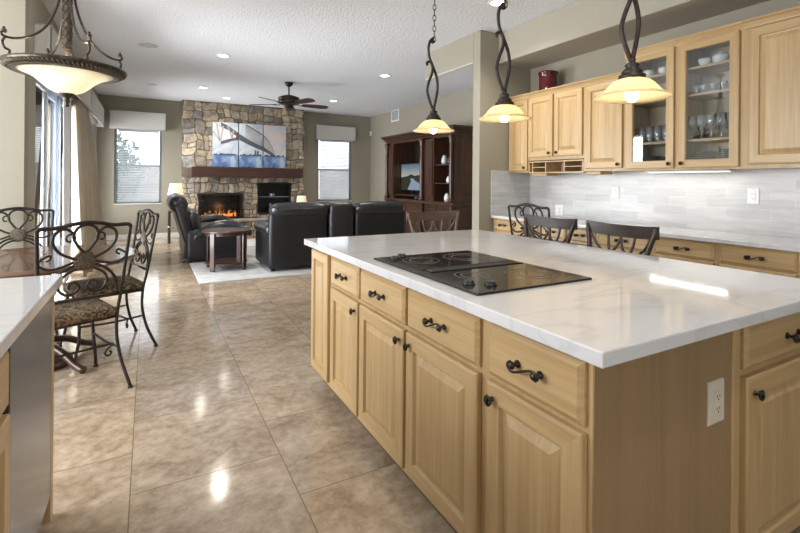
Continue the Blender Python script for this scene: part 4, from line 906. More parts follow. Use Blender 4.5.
# under cabinet light
t = thing('under_cabinet_light', 'slim lit tube fixed under the two glass door cabinets', 'light', (3.93, 2.52, ZB - .001), RZ)
MB().box(0, .68, -.04, .04, -.014, 0, bev=.003).build('housing', 'white_plastic', t); MB().box(.02, .66, -.02, .02, -.019, -.0142, bev=.002).build('diffuser', 'bar_glow', t)
l = bpy.data.lights.new('under_cabinet_glow', 'AREA'); l.shape = 'RECTANGLE'; l.size = .62; l.size_y = .04; l.energy = 1.6; l.color = (1, .97, .9)
o = bpy.data.objects.new('under_cabinet_glow', l); C.objects.link(o); o.parent = t; o.location = (.34, 0, -.022)

# vase above the cabinets
t = MB().lathe([(0, 0), (.10, 0), (.115, .012), (.115, .035), (.104, .055), (.098, .08), (.097, .20), (.100, .235), (.108, .245), (.110, .262), (.100, .268), (.085, .262), (.085, .25), (.0, .245)], n=32).build('vase', 'vase', None, (3.95, 3.72, 2.2715)); tag(t, 'glossy dark red ceramic jar on top of the far wall cabinets', 'vase')

# dishes behind the glass
def cup(y, z, lb, s=1.0, sp=False, x=3.90):
    t = thing('teapot' if sp else 'teacup', lb, 'teapot' if sp else 'cup', (x, y, z + .0005), random.uniform(-.4, .4) + .9, None if sp else 'white cups on the top cabinet shelves')
    MB().lathe([(0, 0), (.022 * s, 0), (.024 * s, .005), (.036 * s, .02), (.046 * s, .042), (.047 * s, .062), (.044 * s, .068), (.042 * s, .064), (.040 * s, .04), (.02 * s, .012), (0, .01)], n=24).build('bowl', 'porcelain', t)
    MB().tube([(.0, -.044 * s, .055), (0, -.066 * s, .055), (0, -.068 * s, .035), (0, -.040 * s, .022)], .0035, 6).build('handle', 'porcelain', t)
    if sp: MB().lathe([(.044 * s, .066), (.036 * s, .080), (.012, .088), (.010, .092), (.012, .10), (0, .104)], n=20, cap=False).build('lid', 'porcelain', t)
    return t
def goblet_proto(nm, lb, h, r, stem, loc, cat='glass', gr=None):
    t = thing(nm, lb, cat, loc, 0, gr)
    p = [(0, 0), (r * .8, 0), (r * .8, .003), (.006, .007), (.004, .015), (.004, stem)] if stem > .02 else [(0, 0), (r * .78, 0), (r * .80, .006)]
    m = MB().lathe(p + [(r * .55, stem + .012), (r * .95, stem + .04), (r, stem + .06), (r * .86, h), (r * .83, h), (r * .95, stem + .06), (r * .88, stem + .042), (r * .5, stem + .016), (0, stem + .012)], n=14)
    m.build('glass', 'crystal', t); return t
cup(2.50, 2.225, 'white cup on the top shelf of the left glass cabinet, leftmost', 1.05, False); 
cup(2.36, 2.225, 'white cup on the top shelf of the left glass cabinet, middle')
cup(2.25, 2.225, 'white cup on the top shelf of the left glass cabinet, rightmost')
cup(2.03, 2.225, 'white cup on the top shelf of the right glass cabinet, leftmost')
cup(1.915, 2.225, 'large round white teapot on the top shelf of the right glass cabinet', 1.2, True)
cup(1.77, 2.225, 'white cup at the right end of the top shelf of the right glass cabinet')
wg = goblet_proto('wine_glass', 'stemmed wine glass on the third shelf of the right glass cabinet', .19, .036, .075, (3.86, 2.10, 1.6485), 'glass', 'stemmed wine glasses in the right glass cabinet')
for i in range(14):
    row = i // 5; 
    if i: dup(wg, (3.86 + row * .085, 2.10 - (i % 5) * .072 - row * .02, 1.6485))
tg = goblet_proto('tumbler', 'clear tumbler on the third shelf of the left glass cabinet', .145, .034, .008, (3.88, 2.54, 1.6485), 'glass', 'clear tumblers in the left glass cabinet')
for i in range(1, 10): dup(tg, (3.88 + (i // 5) * .09, 2.54 - (i % 5) * .072, 1.6485))
cg = goblet_proto('dessert_glass', 'low crystal dessert glass on the second shelf of the right glass cabinet', .075, .032, .010, (3.90, 2.09, 2.0105), 'glass', 'low crystal glasses in the right glass cabinet')
for i in range(1, 8): dup(cg, (3.88 + (i // 4) * .10, 2.09 - (i % 4) * .068, 2.0105))
pit = goblet_proto('crystal_pitcher', 'taller crystal pitcher at the right of the second shelf, right glass cabinet', .135, .048, .010, (3.88, 1.775, 2.0105), 'pitcher')
MB().tube([(0, -.045, .11), (0, -.075, .10), (0, -.07, .05), (0, -.045, .04)], .005, 6).build('handle', 'crystal', pit)
pl = MB().lathe([(0, 0), (.06, 0), (.092, .0075), (.100, .0095), (.099, .0100), (.088, .0085), (.06, .003), (0, .004)], n=28).build('plate', 'plate', None, (3.945, 2.045, ZB + .0305)); tag(pl, 'slate blue plate in the stacks at the bottom of the glass cabinets', 'plate', 'slate blue plates stacked in the glass cabinets')
for s_, (yy, n) in enumerate(((2.045, 8), (1.83, 9), (2.505, 7), (2.30, 6))):
    for k in range(n):
        if s_ == 0 and k == 0: continue
        o = pl.copy(); C.objects.link(o); o.location = (3.945, yy, ZB + .0305 + k * .0145)

# ------------------------------------------------------------------ peninsula at the left edge
XP = -.325
def punit(y0, y1, label): return thing('peninsula_cabinet', label, 'cabinet', (XP, y0, 0), PI / 2, 'peninsula cabinets'), y1 - y0
t, w1 = punit(.92, 1.525, 'maple peninsula cabinet at the left edge nearest the camera')
base_body(t, w1, .6, TOPZ); drawer(t, .02, w1 - .02, .705, .86); door(t, .02, w1 - .02, .125, .688, (.05, .64))
t = thing('dishwasher', 'stainless steel dishwasher built into the peninsula at the left', 'dishwasher', (XP, 1.53, 0), PI / 2)
MB().box(0, .592, .01, .57, .1, .87).build('tub', 'black', t)
MB().box(.002, .590, -.014, .01, .105, .872, bev=.003, seg=2).build('door', 'steel', t)
MB().box(.002, .590, .05, .57, 0.0, .1).build('kick_plate', 'black', t)
t = thing('peninsula_end_panel', 'maple end panel at the far end of the peninsula beyond the dishwasher', 'cabinet panel', (XP, 2.128, 0), PI / 2, None)
MB().box(0, .05, -.014, .6, 0, TOPZ).build('panel', 'maple_v', t)
ct = MB().box(-1.3, -.290, .6, 2.215, TOPZ, .915, bev=.004, seg=2).build('peninsula_countertop', 'quartz'); tag(ct, 'white quartz countertop of the peninsula at the left edge', 'countertop')

# ------------------------------------------------------------------ dining set
def make_chair(label, loc, rz, group):
    t = thing('dining_chair', label, 'chair', loc, rz, group)
    H_ = 1.02; wd = .235
    def yb(z): return -.012 - .085 * max(0, (z - .45)) / .57       # lean of the back
    def bp(x, z, yo=0): return (x, yb(H_ + z) + yo, H_ + z)
    rail = [bp(-wd, -.02), bp(-wd * .93, -.004), bp(-wd * .62, -.004), bp(-wd * .3, .012), bp(0, .02), bp(wd * .3, .012), bp(wd * .62, -.004), bp(wd * .93, -.004), bp(wd, -.02)]
    MB().tube(rail, .0115, 10).build('top_rail', 'iron', t)
    for s_ in (-1, 1):
        MB().tube([bp(s_ * wd, -.012), bp(s_ * wd * .95, -.2), (s_ * wd * .885, yb(.6), .6), (s_ * wd * .84, -.005, .45), (s_ * wd * .85, .0, .30), (s_ * wd * .93, -.03, .15), (s_ * wd * 1.04, -.085, .012)], lambda s: .0105, 8).lathe([(0, 0), (.016, 0), (.014, .01), (.010, .016), (0, .016)], (s_ * wd * 1.04, -.085, 0), 10).build('rear_leg', 'iron', t)
        MB().tube([(s_ * wd * .86, .40, .44), (s_ * wd * .88, .405, .30), (s_ * wd * .94, .41, .14), (s_ * wd * 1.02, .44, .012)], .0105, 8).lathe([(0, 0), (.016, 0), (.014, .01), (.010, .016), (0, .016)], (s_ * wd * 1.02, .44, 0), 10).build('front_leg', 'iron', t)
        MB().tube([(s_ * wd * .87, -.003, .245), (s_ * wd * .88, .2, .235), (s_ * wd * .90, .405, .245)], .0075, 8).build('side_stretcher', 'iron', t)
        MB().tube([bp(s_ * wd * .93, -.235), bp(s_ * wd * .95, -.19), bp(s_ * .175, -.155), bp(s_ * .165, -.175), bp(s_ * .185, -.187)][::-1] + [], .0065, 8).build('side_scroll', 'iron', t)
        sc = MB()
        sc.tube([bp(s_ * .07, -.082), bp(s_ * .085, -.086), bp(s_ * .097, -.070), bp(s_ * .088, -.048), bp(s_ * .062, -.046), bp(s_ * .052, -.075)][::1], .006, 8)
        sc.tube([bp(s_ * .055, -.05), bp(s_ * .10, -.012), bp(s_ * .15, -.035), bp(s_ * .158, -.09), bp(s_ * .125, -.145), bp(s_ * .06, -.185), bp(s_ * -.01, -.215), bp(s_ * -.09, -.245), bp(s_ * -.15, -.30), bp(s_ * -.175, -.36), bp(s_ * -.185, -.42)], .0085, 8)
        sc.tube([bp(s_ * .222, -.205), bp(s_ * .17, -.235), bp(s_ * .10, -.225), bp(s_ * .04, -.20)], .0075, 8)
        sc.tube([bp(s_ * .02, -.24), bp(s_ * .09, -.275), bp(s_ * .125, -.33), bp(s_ * .10, -.385), bp(s_ * .05, -.395), bp(s_ * .02, -.36), bp(s_ * .04, -.325), bp(s_ * .07, -.335), bp(s_ * .07, -.36)], .0075, 8)
        sc.build('back_scrollwork', 'iron', t)
    MB().tube([bp(0, -.155), bp(-.04, -.11), bp(-.062, -.06), bp(-.045, -.012), bp(0, .006), bp(.045, -.012), bp(.062, -.06), bp(.04, -.11)], .0085, 8, closed=True).build('centre_loop', 'iron', t)
    MB().lathe([(0, -.5), (.28, -.44), (.44, -.24), (.5, 0), (.44, .24), (.28, .44), (0, .5)], (0, yb(.82), H_ - .205), 18, mat=Matrix.Diagonal((.125, .030, .115, 1))).build('medallion', 'rope', t)
    MB().tube([bp(-wd * .87, -.43), bp(0, -.43), bp(wd * .87, -.43)], .0085, 8, sub=1).build('lower_rail', 'iron', t)
    MB().tube([(-wd * .93, .10, .24), (0, .12, .235), (wd * .93, .10, .24)], .0075, 8).tube([(wd * .93, .10, .24), (wd * .80, .10, .215), (wd * .72, .10, .19), (wd * .80, .10, .17), (wd * .88, .10, .185), (wd * .83, .10, .20)], .006, 8).tube([(-wd * .93, .10, .24), (-wd * .80, .10, .215), (-wd * .72, .10, .19), (-wd * .80, .10, .17), (-wd * .88, .10, .185), (-wd * .83, .10, .20)], .006, 8).build('cross_stretcher', 'iron', t)
    MB().tube([(-wd * .84, .0, .44), (wd * .84, .0, .44), (wd * .90, .42, .44), (-wd * .90, .42, .44)], .0105, 8, closed=True, sub=1).build('seat_frame', 'iron', t)
    # padded seat
    bm = bmesh.new(); bmesh.ops.create_grid(bm, x_segments=14, y_segments=14, size=.5)
    m = MB(); top = []; n = 15
    vs = []; fs = []
    for j in range(n):
        for i in range(n):
            u = -1 + 2 * i / (n - 1); v = -1 + 2 * j / (n - 1); e = max(abs(u), abs(v)); k = 1 - max(abs(u), abs(v)) ** 6 * .0
            h = .035 + .030 * (1 - u * u) ** .35 * (1 - v * v) ** .35
            rr = .97 if abs(u) > .99 and abs(v) > .99 else 1
            vs.append((u * (wd - .022 + .018 * v) * rr, .205 + v * .232 * rr, .452 + h))
    for j in range(n):
        for i in range(n):
            u = -1 + 2 * i / (n - 1); v = -1 + 2 * j / (n - 1); vs.append((u * (wd - .034 + .018 * v), .205 + v * .218, .447))
    for j in range(n - 1):
        for i in range(n - 1):
            a = j * n + i; fs.append([a, a + 1, a + n + 1, a + n]); b_ = a + n * n; fs.append([b_, b_ + n, b_ + n + 1, b_ + 1])
    bd = [i for i in range(n)] + [j * n + n - 1 for j in range(1, n)] + [n * n - 2 - i for i in range(n - 1)] + [(n - 2 - j) * n for j in range(n - 2)]
    for k in range(len(bd)): a, b_ = bd[k], bd[(k + 1) % len(bd)]; fs.append([a, a + n * n, b_ + n * n, b_])
    bm.free(); m.add(vs, fs, 0, True); m.build('seat_cushion', 'damask', t)
    return t
G = 'scroll back iron dining chairs'
# origin of a chair = midpoint between its rear feet at the seat's back edge
c1 = make_chair('iron scroll back dining chair seen from behind, directly beyond the peninsula corner', (-.345, 3.26, 0), math.radians(24), G)
dup(c1, (-.09, 4.22, 0), math.radians(107), 'iron scroll back dining chair seen from its side, farther right by the open floor', G)
dup(c1, (-.93, 4.80, 0), math.radians(192), 'iron scroll back dining chair on the far side of the table by the wall', G)
dup(c1, (3.14, 3.11, 0), math.radians(-82), 'iron scroll back chair at the kitchen desk in front of the backsplash', G).scale = (.95, 1, 1.05)
tb = thing('dining_table', 'round dark brown wooden dining table beneath the chandelier', 'table', (-.66, 3.95, 0))
MB().lathe([(0, .715), (.56, .715), (.60, .722), (.612, .735), (.605, .748), (.59, .752), (0, .752)], n=72, smooth=False).build('tabletop', 'tabletop', tb)
MB().lathe([(0, 0), (.20, 0), (.205, .03), (.16, .05), (.07, .09), (.06, .16), (.085, .25), (.10, .32), (.08, .42), (.055, .50), (.06, .60), (.12, .68), (.20, .715), (0, .715)], n=36).build('pedestal', 'darkwood_v', tb)
for k in range(4):
    a = PI / 4 + k * PI / 2; ca, sa = math.cos(a), math.sin(a)
    MB().tube([(.08 * ca, .08 * sa, .16), (.22 * ca, .22 * sa, .12), (.34 * ca, .34 * sa, .05), (.42 * ca, .42 * sa, .022)], .024, 8).build('foot', 'darkwood_v', tb)

# ------------------------------------------------------------------ stools at the island
def make_stool(loc, rz, label, group, mat):
    t = thing('bar_stool', label, 'stool', loc, rz, group)
    wd, H_ = .243, 1.015
    for s_ in (-1, 1):
        MB().tube([(s_ * (wd + .012), -.085, H_ - .01), (s_ * (wd - .03), -.05, .84), (s_ * (wd - .065), -.005, .64), (s_ * (wd - .06), .0, .4), (s_ * (wd - .03), -.05, 0.0)], .019, 8, flat=.8).build('back_leg', mat, t)
        MB().tube([(s_ * (wd - .04), .38, .60), (s_ * (wd - .04), .385, .3), (s_ * (wd - .03), .40, 0)], .019, 8, sub=1).build('front_leg', mat, t)
        MB().box(s_ * (wd - .04) - .010, s_ * (wd - .04) + .010, 0.0, .38, .20, .235).build('side_rung', mat, t)
    # curved top rail
    vs = []; fs = []; n = 14
    for i in range(n + 1):
        u = -1 + 2 * i / n; x = u * (wd + .022); y = -.085 - .030 * (1 - u * u); zt = H_ + .012 * u * u - .004; zb = H_ - .085 - .012 * (1 - u * u) + .012
        for yy, zz in ((-.012, zb), (-.012, zt), (.012, zt), (.012, zb)): vs.append((x, y + yy, zz))
    for i in range(n):
        for k in range(4): a = i * 4 + k; b = i * 4 + (k + 1) % 4; fs.append([a, b, b + 4, a + 4])
    fs += [[0, 3, 2, 1], [n * 4, n * 4 + 1, n * 4 + 2, n * 4 + 3]]
    MB().add(vs, fs).build('top_rail', mat, t)
    m = MB()
    for s_ in (-1, 1):     # interlaced loops
        m.tube([(s_ * .235, -.075, .95), (s_ * .17, -.08, .86), (s_ * .10, -.072, .815), (s_ * .03, -.075, .85), (s_ * .0, -.095, .93)], .009, 8)
        m.tube([(s_ * .10, -.10, .94), (s_ * .085, -.085, .85), (s_ * .04, -.06, .77), (0, -.05, .74)], .009, 8)
        m.tube([(s_ * .19, -.055, .81), (s_ * .12, -.045, .74), (0, -.04, .72)], .009, 8)
    m.build('looped_splat', mat, t)
    MB().box(-wd + .055, wd - .055, -.035, -.012, .715, .745, bev=.004).build('lower_rail', mat, t)
    MB().box(-wd + .055, wd - .055, -.0, .40, .585, .625, bev=.006, seg=2).build('seat_frame', mat, t)
    MB().box(-wd + .06, wd - .06, .0, .405, .625, .675, bev=.02, seg=3, smooth=True).build('seat_pad', 'leather', t)
    MB().box(-wd + .02, wd - .02, .372, .392, .26, .295).build('foot_rail', mat, t)
    return t
GS = 'dark wooden stools on the far side of the island'
s1 = make_stool((2.68, 1.965, 0), math.radians(89), 'nearest dark wooden stool, its curved back nearest the right base cabinets', GS, 'stool')
dup(s1, (2.70, 2.60, 0), math.radians(90), 'dark wooden stool between the scroll chair and the nearest stool', GS)
s3 = make_stool((2.29, 3.45, 0), math.radians(172), 'wooden stool tinted brown by reflected light, by itself at the far end of the island', None, 'stool_lit')

# ------------------------------------------------------------------ living room
rg = MB().box(.565, 4.6, 6.13, 10.2, 0, .014, bev=.004).build('area_rug', 'rug'); tag(rg, 'large pale grey area rug beneath the leather seating', 'rug')
def soft(mb, x0, x1, y0, y1, z0, z1, bev=.06, puff=.02, mi=0, mat=None):
    """rounded upholstered block that bulges a little"""
    bm = bmesh.new(); bmesh.ops.create_cube(bm, size=1)
    bmesh.ops.transform(bm, matrix=Matrix.Translation(((x0 + x1) / 2, (y0 + y1) / 2, (z0 + z1) / 2)) @ Matrix.Diagonal((x1 - x0, y1 - y0, z1 - z0, 1)), verts=bm.verts)
    b = min(bev, .45 * min(x1 - x0, y1 - y0, z1 - z0))
    bmesh.ops.bevel(bm, geom=bm.edges[:], offset=b, segments=4, profile=.5, affect='EDGES')
    bmesh.ops.subdivide_edges(bm, edges=[e for e in bm.edges if e.calc_length() > .12], cuts=4, use_grid_fill=True)
    c = Vector(((x0 + x1) / 2, (y0 + y1) / 2, (z0 + z1) / 2)); hx, hy, hz = (x1 - x0) / 2, (y1 - y0) / 2, (z1 - z0) / 2
    for v in bm.verts:
        d_ = v.co - c; a, e, g_ = d_.x / hx, d_.y / hy, d_.z / hz
        v.co += Vector((puff * a * (1 - e * e) * (1 - g_ * g_), puff * e * (1 - a * a) * (1 - g_ * g_), puff * g_ * (1 - a * a) * (1 - e * e)))
    return mb.bm(bm, mi, True, mat)
def seat_unit(t, x0, x1, arm0, arm1, D_=.95, top=.945):
    """reclining seat, back at y=0, facing +y, x0..x1 incl. arms"""
    a = x0 + (.18 if arm0 else 0); b = x1 - (.18 if arm1 else 0)
    bk = soft(MB(), x0 + .01, x1 - .01, 0.0, .14, .06, .83, .05, .008).build('outer_back', 'leather', t)
    m = MB(); tl = Matrix.Translation((0, .12, .40)) @ Matrix.Rotation(.16, 4, 'X')
    soft(m, a + .005, b - .005, .0, .20, .0, .38, .07, .03, mat=tl); m.build('back_cushion', 'leather_soft', t)
    soft(MB(), x0 + .05 if arm0 else x0 + .012, x1 - .05 if arm1 else x1 - .012, -.03, .20, .77, top, .075, .025).build('headrest', 'leather_soft', t)
    soft(MB(), a + .005, b - .005, .20, D_, .24, .47, .06, .03).build('seat_cushion', 'leather_soft', t)
    soft(MB(), a, b, .06, D_ - .04, .05, .27, .02, 0).build('base', 'leather', t)
    for cond, p, q in ((arm0, x0, x0 + .19), (arm1, x1 - .19, x1)):
        if cond:
            ar = soft(MB(), p, q, .06, D_ - .02, .04, .54, .05, .01); ar.build('arm', 'leather', t)
            soft(MB(), p - .02, q + .015, .08, D_ + .01, .50, .66, .075, .02).build('arm_pad', 'leather_soft', t)
    MB().box(x0 + .06, x0 + .12, .1, .16, 0, .06).box(x1 - .12, x1 - .06, .1, .16, 0, .06).box(x0 + .06, x0 + .12, D_ - .16, D_ - .1, 0, .06).box(x1 - .12, x1 - .06, D_ - .16, D_ - .1, 0, .06).build('feet', 'black', t)
sf = thing('leather_sofa', 'long black leather reclining sofa with its back to the kitchen', 'sofa', (1.46, 6.36, .0145))
seat_unit(sf, 0, .855, True, False); 
soft(MB(), .875, 1.265, 0.02, .9, .05, .50, .05, .01).build('console', 'leather', sf)
soft(MB(), .875, 1.265, -.01, .22, .07, .95, .06, .01).build('console_back', 'leather_soft', sf)
seat_unit(sf, 1.285, 2.17, False, True)
lv = thing('leather_loveseat', 'black leather reclining loveseat at the left with its back to the dining area', 'sofa', (.40, 9.30, .0145), -PI / 2)
# local x runs toward the camera (-Y), local y toward +X
for x0, x1, a0, a1 in ((0.0, .83, True, False), (.84, 1.68, False, True)):
    m = MB(); tl = Matrix.Translation((0, .16, .08)) @ Matrix.Rotation(.27, 4, 'X')
    a = x0 + (.16 if a0 else 0); b = x1 - (.16 if a1 else 0)
    soft(MB(), a - (.12 if a0 else 0), b + (.12 if a1 else 0), 0, .15, .0, .84, .05, .01, mat=tl).build('outer_back', 'leather', lv)
    soft(MB(), a + .02, b - .02, .10, .28, .32, .66, .07, .05, mat=tl).build('back_cushion', 'leather_soft', lv)
    soft(MB(), a - .06, b + .06, -.03, .19, .70, .945, .085, .03, mat=tl).build('headrest', 'leather_soft', lv)
    soft(MB(), a + .005, b - .005, .24, 1.02, .24, .48, .07, .04).build('seat_cushion', 'leather_soft', lv)
    soft(MB(), a, b, .10, .98, .05, .28, .02, 0).build('base', 'leather', lv)
    for cond, p, q in ((a0, x0, x0 + .18), (a1, x1 - .18, x1)):
        if cond:
            soft(MB(), p, q, .12, 1.00, .04, .50, .06, .015).build('arm', 'leather', lv)
            vs = []
            m = MB(); soft(m, p - .03, q + .02, .20, 1.08, -.075, .075, .072, .015)
            for i, v in enumerate(m.v):
                u = (v[1] - .20) / .88; m.v[i] = (v[0], v[1], v[2] + .36 + .17 * math.sin(PI * min(1, max(0, u))) ** .8 + .05 * u)
            m.build('arm_pad', 'leather_soft', lv)
MB().box(.06, .12, .15, .21, 0, .06).box(1.56, 1.62, .15, .21, 0, .06).box(.06, .12, .88, .94, 0, .06).box(1.56, 1.62, .88, .94, 0, .06).build('feet', 'black', lv)
MB().tube([(.3, .0, .42), (.3, -.06, .43), (.26, -.08, .45)], .009, 8).build('recline_lever', 'chrome', lv)
# round side table
st = thing('side_table', 'round dark wood side table with a lower shelf in front of the loveseat arm', 'table', (1.0, 7.0, .0145))
MB().lathe([(0, .53), (.32, .53), (.335, .538), (.335, .556), (.328, .562), (0, .562)], n=48, smooth=False).build('tabletop', 'darkwood_h', st)
MB().lathe([(.25, .49), (.29, .49), (.29, .53), (.25, .53), (.25, .49)], n=40, cap=False, smooth=False).build('apron', 'darkwood_h', st)
MB().lathe([(0, .085), (.29, .085), (.29, .108), (0, .108)], n=40, smooth=False).build('lower_shelf', 'darkwood_h', st)
for k in range(4):
    a = math.radians(-16 - 29 + 90 * k); MB().box(-.012, .014, -.036, .036, 0, .53, bev=.004, mat=Matrix.Rotation(a, 4, 'Z') @ Matrix.Translation((.298, 0, 0))).build('leg', 'darkwood_v', st)
# table lamps and their small tables
def table_lamp(x, y, z, label, tl, s=1.0):
    e = thing('end_table', tl, 'table', (x, y, 0))
    MB().box(-.14, .14, -.2, .2, z - .03, z - .001, bev=.004).build('tabletop', 'darkwood_h', e)
    for sx in (-1, 1):
        for sy in (-1, 1): MB().box(sx * .115 - .02, sx * .115 + .02, sy * .17 - .02, sy * .17 + .02, 0, z - .03).build('leg', 'darkwood_v', e)
    t = thing('table_lamp', label, 'lamp', (x, y, z))
    MB().lathe([(0, 0), (.08, 0), (.08, .015), (.03, .03), (.05, .09), (.07, .16), (.045, .24), (.015, .28), (.01, .36), (0, .36)], n=24).build('base', 'antique', t)
    MB().lathe([(.155 * s, .32), (.115 * s, .55), (.112 * s, .55), (.152 * s, .32)], n=32, cap=False).build('lamp_shade', 'shade_fabric', t)
    MB().tube([(0, 0, .36), (0, 0, .575)], .004, 6, sub=1).lathe([(0, .575), (.008, .58), (.006, .592), (0, .595)], n=8).build('finial', 'antique', t)
    l = bpy.data.lights.new('lamp_glow', 'POINT'); l.energy = 3; l.color = (1, .8, .52); l.shadow_soft_size = .04
    o = bpy.data.objects.new('lamp_glow', l); C.objects.link(o); o.parent = t; o.location = (0, 0, .44)
table_lamp(.50, 10.44, .66, 'lit table lamp with cream shade beside the left edge of the fireplace', 'small dark end table holding the lamp left of the fireplace', .95)
table_lamp(3.14, 10.44, .385, 'lit table lamp just showing above the sofa, right of the niche', 'low dark end table hidden behind the sofa', .85)

# entertainment center (local: x toward camera, y toward the wall)
XA = 4.76
en = thing('entertainment_center', 'large carved dark wood entertainment center on the right living room wall', 'cabinet', (XA, 9.32, 0), RZ)
WA = 2.68; DA = XR - XA - .004
p = MB()
MB().box(.02, WA - .02, .03, DA, 0, .12).build('plinth', 'darkwood_h', en)
MB().box(0.03, WA - .03, .02, DA, .12, .86).build('lower_body', 'darkwood_v', en)
MB().box(0, WA, -.03, DA, .86, .92, bev=.012, seg=2).build('waist_shelf', 'darkwood_h', en)
MB().box(.03, WA - .03, DA - .02, DA, .92, 2.17).build('back_panel', 'darkwood_in', en)
up = MB().box(.03, .36, .02, DA, .92, 2.17).box(WA - .06, WA - .03, .02, DA, .92, 2.17).box(1.53, 1.98, .02, DA, .92, 2.17).box(.36, WA - .06, .02, DA, 2.12, 2.17)
up.build('upper_body', 'darkwood_v', en)
cr = MB()
for k, (dy, z0, z1) in enumerate(((.0, 2.14, 2.18), (-.03, 2.18, 2.22), (-.06, 2.22, 2.255), (-.09, 2.255, 2.30))): cr.box(.02 + dy, WA - .02 - dy, dy, DA, z0, z1, bev=.008)
cr.build('cornice', 'darkwood_h', en)
def column_(x):
    m = MB().lathe([(0, .92), (.055, .92), (.055, .97), (.035, .99), (.042, 1.02), (.032, 1.06), (.036, 1.3), (.040, 1.45), (.032, 1.9), (.028, 1.98), (.042, 2.0), (.034, 2.03), (.05, 2.07), (.06, 2.14), (0, 2.14)], (x, -.02, 0), 16)
    m.build('carved_column', 'darkwood_v', en)
    MB().box(x - .05, x + .05, -.055, .02, .12, .86, bev=.01).build('pilaster', 'darkwood_v', en)
for x in (.10, 1.60, 2.61): column_(x)
for x in (.23, 1.83):       # tall blank panels
    MB().rings([(x - .12, x + .12, 1.0, 2.08, .02), (x - .12, x + .12, 1.0, 2.08, .005), (x - .08, x + .08, 1.04, 2.04, .005), (x - .075, x + .075, 1.045, 2.035, .014)]).build('raised_panel', 'darkwood_v', en, fix=False)
for z in (.96, 1.0): pass
MB().box(.36, 1.53, .06, DA - .02, .985, 1.01).build('television_shelf', 'darkwood_h', en)
for z in (1.27, 1.62): MB().box(1.98, WA - .06, .05, DA - .02, z - .02, z).build('shelf', 'darkwood_h', en)
for x0, x1 in ((.17, .54), (.56, .93), (.95, 1.50), (1.70, 2.10), (2.12, 2.54)):
    w1 = x1 - x0
    o = MB().rings([(0, w1, 0, .66, .02), (0, w1, 0, .66, -.0), (.05, w1 - .05, .05, .61, -.0), (.055, w1 - .055, .055, .605, .01), (.085, w1 - .085, .085, .575, .0)]).build('door', 'darkwood_v', en, (x0, 0, .16), fix=False)
    MB().lathe([(0, 0), (.010, .0), (.006, .01), (.014, .02), (0, .03)], (w1 - .03, 0, .40), 10, mat=Matrix.Rotation(PI / 2, 4, 'X')).build('knob', 'antique', o)
MB().rings([(0, 1, 0, 1, 0), (0, 1, 0, 1, -.01), (.1, .9, .05, .95, -.01), (.11, .89, .06, .94, -.002)])
for z0, z1 in ((.16, .82), (.98, 2.08)):
    sp = MB().rings([(0.05, DA - .04, z0, z1, 0), (0.05, DA - .04, z0, z1, -.012), (.11, DA - .1, z0 + .06, z1 - .06, -.012), (.115, DA - .105, z0 + .065, z1 - .065, -.002)])
    so = sp.build('side_panel', 'darkwood_v', en, (WA - .03, 0, 0), fix=False); so.rotation_euler = (0, 0, PI / 2)
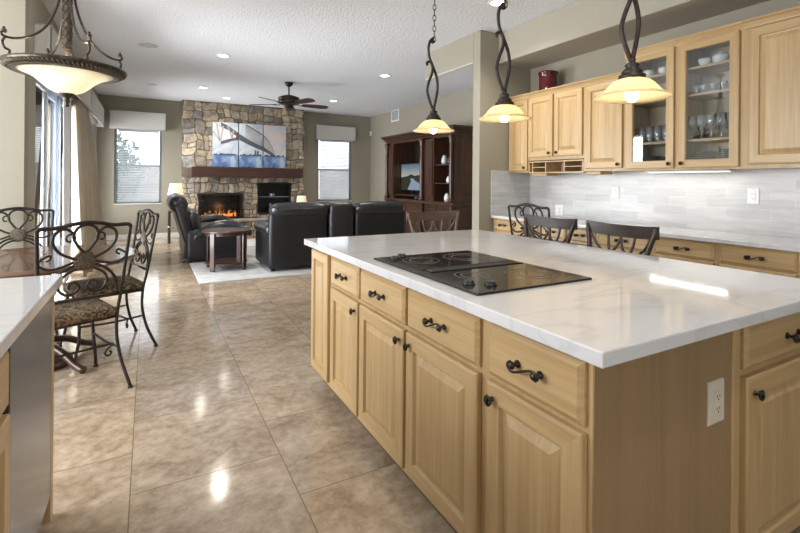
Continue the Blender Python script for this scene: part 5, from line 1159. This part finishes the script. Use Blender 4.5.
# television
tv = thing('television', 'flat television showing a river landscape in the entertainment center', 'television', (XA + .20, 8.95, 1.0105), RZ)
tw, th_ = .92, .60
MB().box(0, tw, 0, .05, .08, .08 + th_, bev=.006).build('bezel', 'black_plastic', tv)
MB().box(tw * .25, tw * .75, -.03, .12, 0, .012).box(tw * .46, tw * .54, .02, .05, .012, .10).build('stand', 'black_plastic', tv)
def screen_mat(nm, col, e): return plain(nm, (0.01, .01, .01), .2, emit=col, estr=e)
def m_scr():
    m, nt, b, N, L = newmat('screen_sky'); tc = N.new('ShaderNodeTexCoord'); sp_ = N.new('ShaderNodeSeparateXYZ'); L.new(tc.outputs['Object'], sp_.inputs[0])
    r = N.new('ShaderNodeValToRGB'); r.color_ramp.elements[0].color = (.62, .66, .62, 1); r.color_ramp.elements[0].position = .42; r.color_ramp.elements[1].color = (.06, .17, .33, 1); r.color_ramp.elements[1].position = .68
    L.new(sp_.outputs['Z'], r.inputs['Fac']); b.inputs['Base Color'].default_value = (.01, .01, .01, 1); b.inputs['Roughness'].default_value = .2
    L.new(r.outputs['Color'], b.inputs['Emission Color']); b.inputs['Emission Strength'].default_value = .55; return m
z0, z1 = .10, .66
s = MB().rings([(.018, tw - .018, z0, z1, -.0005)], 0)
s.prism([(.018, .10), (tw - .018, .10), (tw - .018, .38), (.75, .42), (.6, .40), (.45, .44), (.3, .40), (.018, .37)], -.0012, -.0006, 1)
s.prism([(.30, .10), (tw - .018, .10), (tw - .018, .20), (.62, .30), (.52, .35), (.42, .345), (.45, .28), (.36, .18)], -.0018, -.0012, 2)
s.build('screen', [m_scr(), screen_mat('screen_hills', (.035, .04, .02), .6), screen_mat('screen_river', (.35, .47, .62), .6)], tv, fix=False)
t = thing('media_player', 'black media box on the shelf below the television', 'electronics', (XA + .16, 8.30, .9205), RZ)
MB().box(0, .30, 0, .22, .003, .058, bev=.004).build('case', 'black_plastic', t); MB().box(.02, .10, -.002, .0, .02, .04).build('display', 'frame_gray', t)
# ornaments on the shelf bay
def jar(z, y, s, mt, lb):
    t = thing('ornament', lb, 'ornament', (XA + .15, y + .13, z + .0005)); MB().lathe([(0, 0), (.04 * s, 0), (.055 * s, .04 * s), (.05 * s, .10 * s), (.03 * s, .13 * s), (.036 * s, .15 * s), (0, .15 * s)], n=18).build('body', mt, t)
    MB().lathe([(0.012 * s, .15 * s), (.012 * s, .165 * s), (0, .18 * s)], n=10).build('stopper', 'antique', t)
jar(1.62, 7.04, 1.1, 'frame_light', 'pale grey jar on the upper open shelf of the entertainment center')
jar(1.62, 6.88, .8, 'antique', 'small bronze ornament on the upper open shelf of the entertainment center')
jar(1.27, 6.90, .8, 'porcelain', 'small white ornament on the middle open shelf of the entertainment center')
jar(.92, 6.95, 1.0, 'porcelain', 'white candle pot at the bottom of the open shelves in the entertainment center')
fr = MB().box(-.07, .07, -.008, .008, 0.001, .17, bev=.003).build('picture_frame', 'antique', None, (XA + .28, 7.16, 1.271), RZ); tag(fr, 'small standing picture frame on the middle open shelf of the entertainment center', 'picture frame')
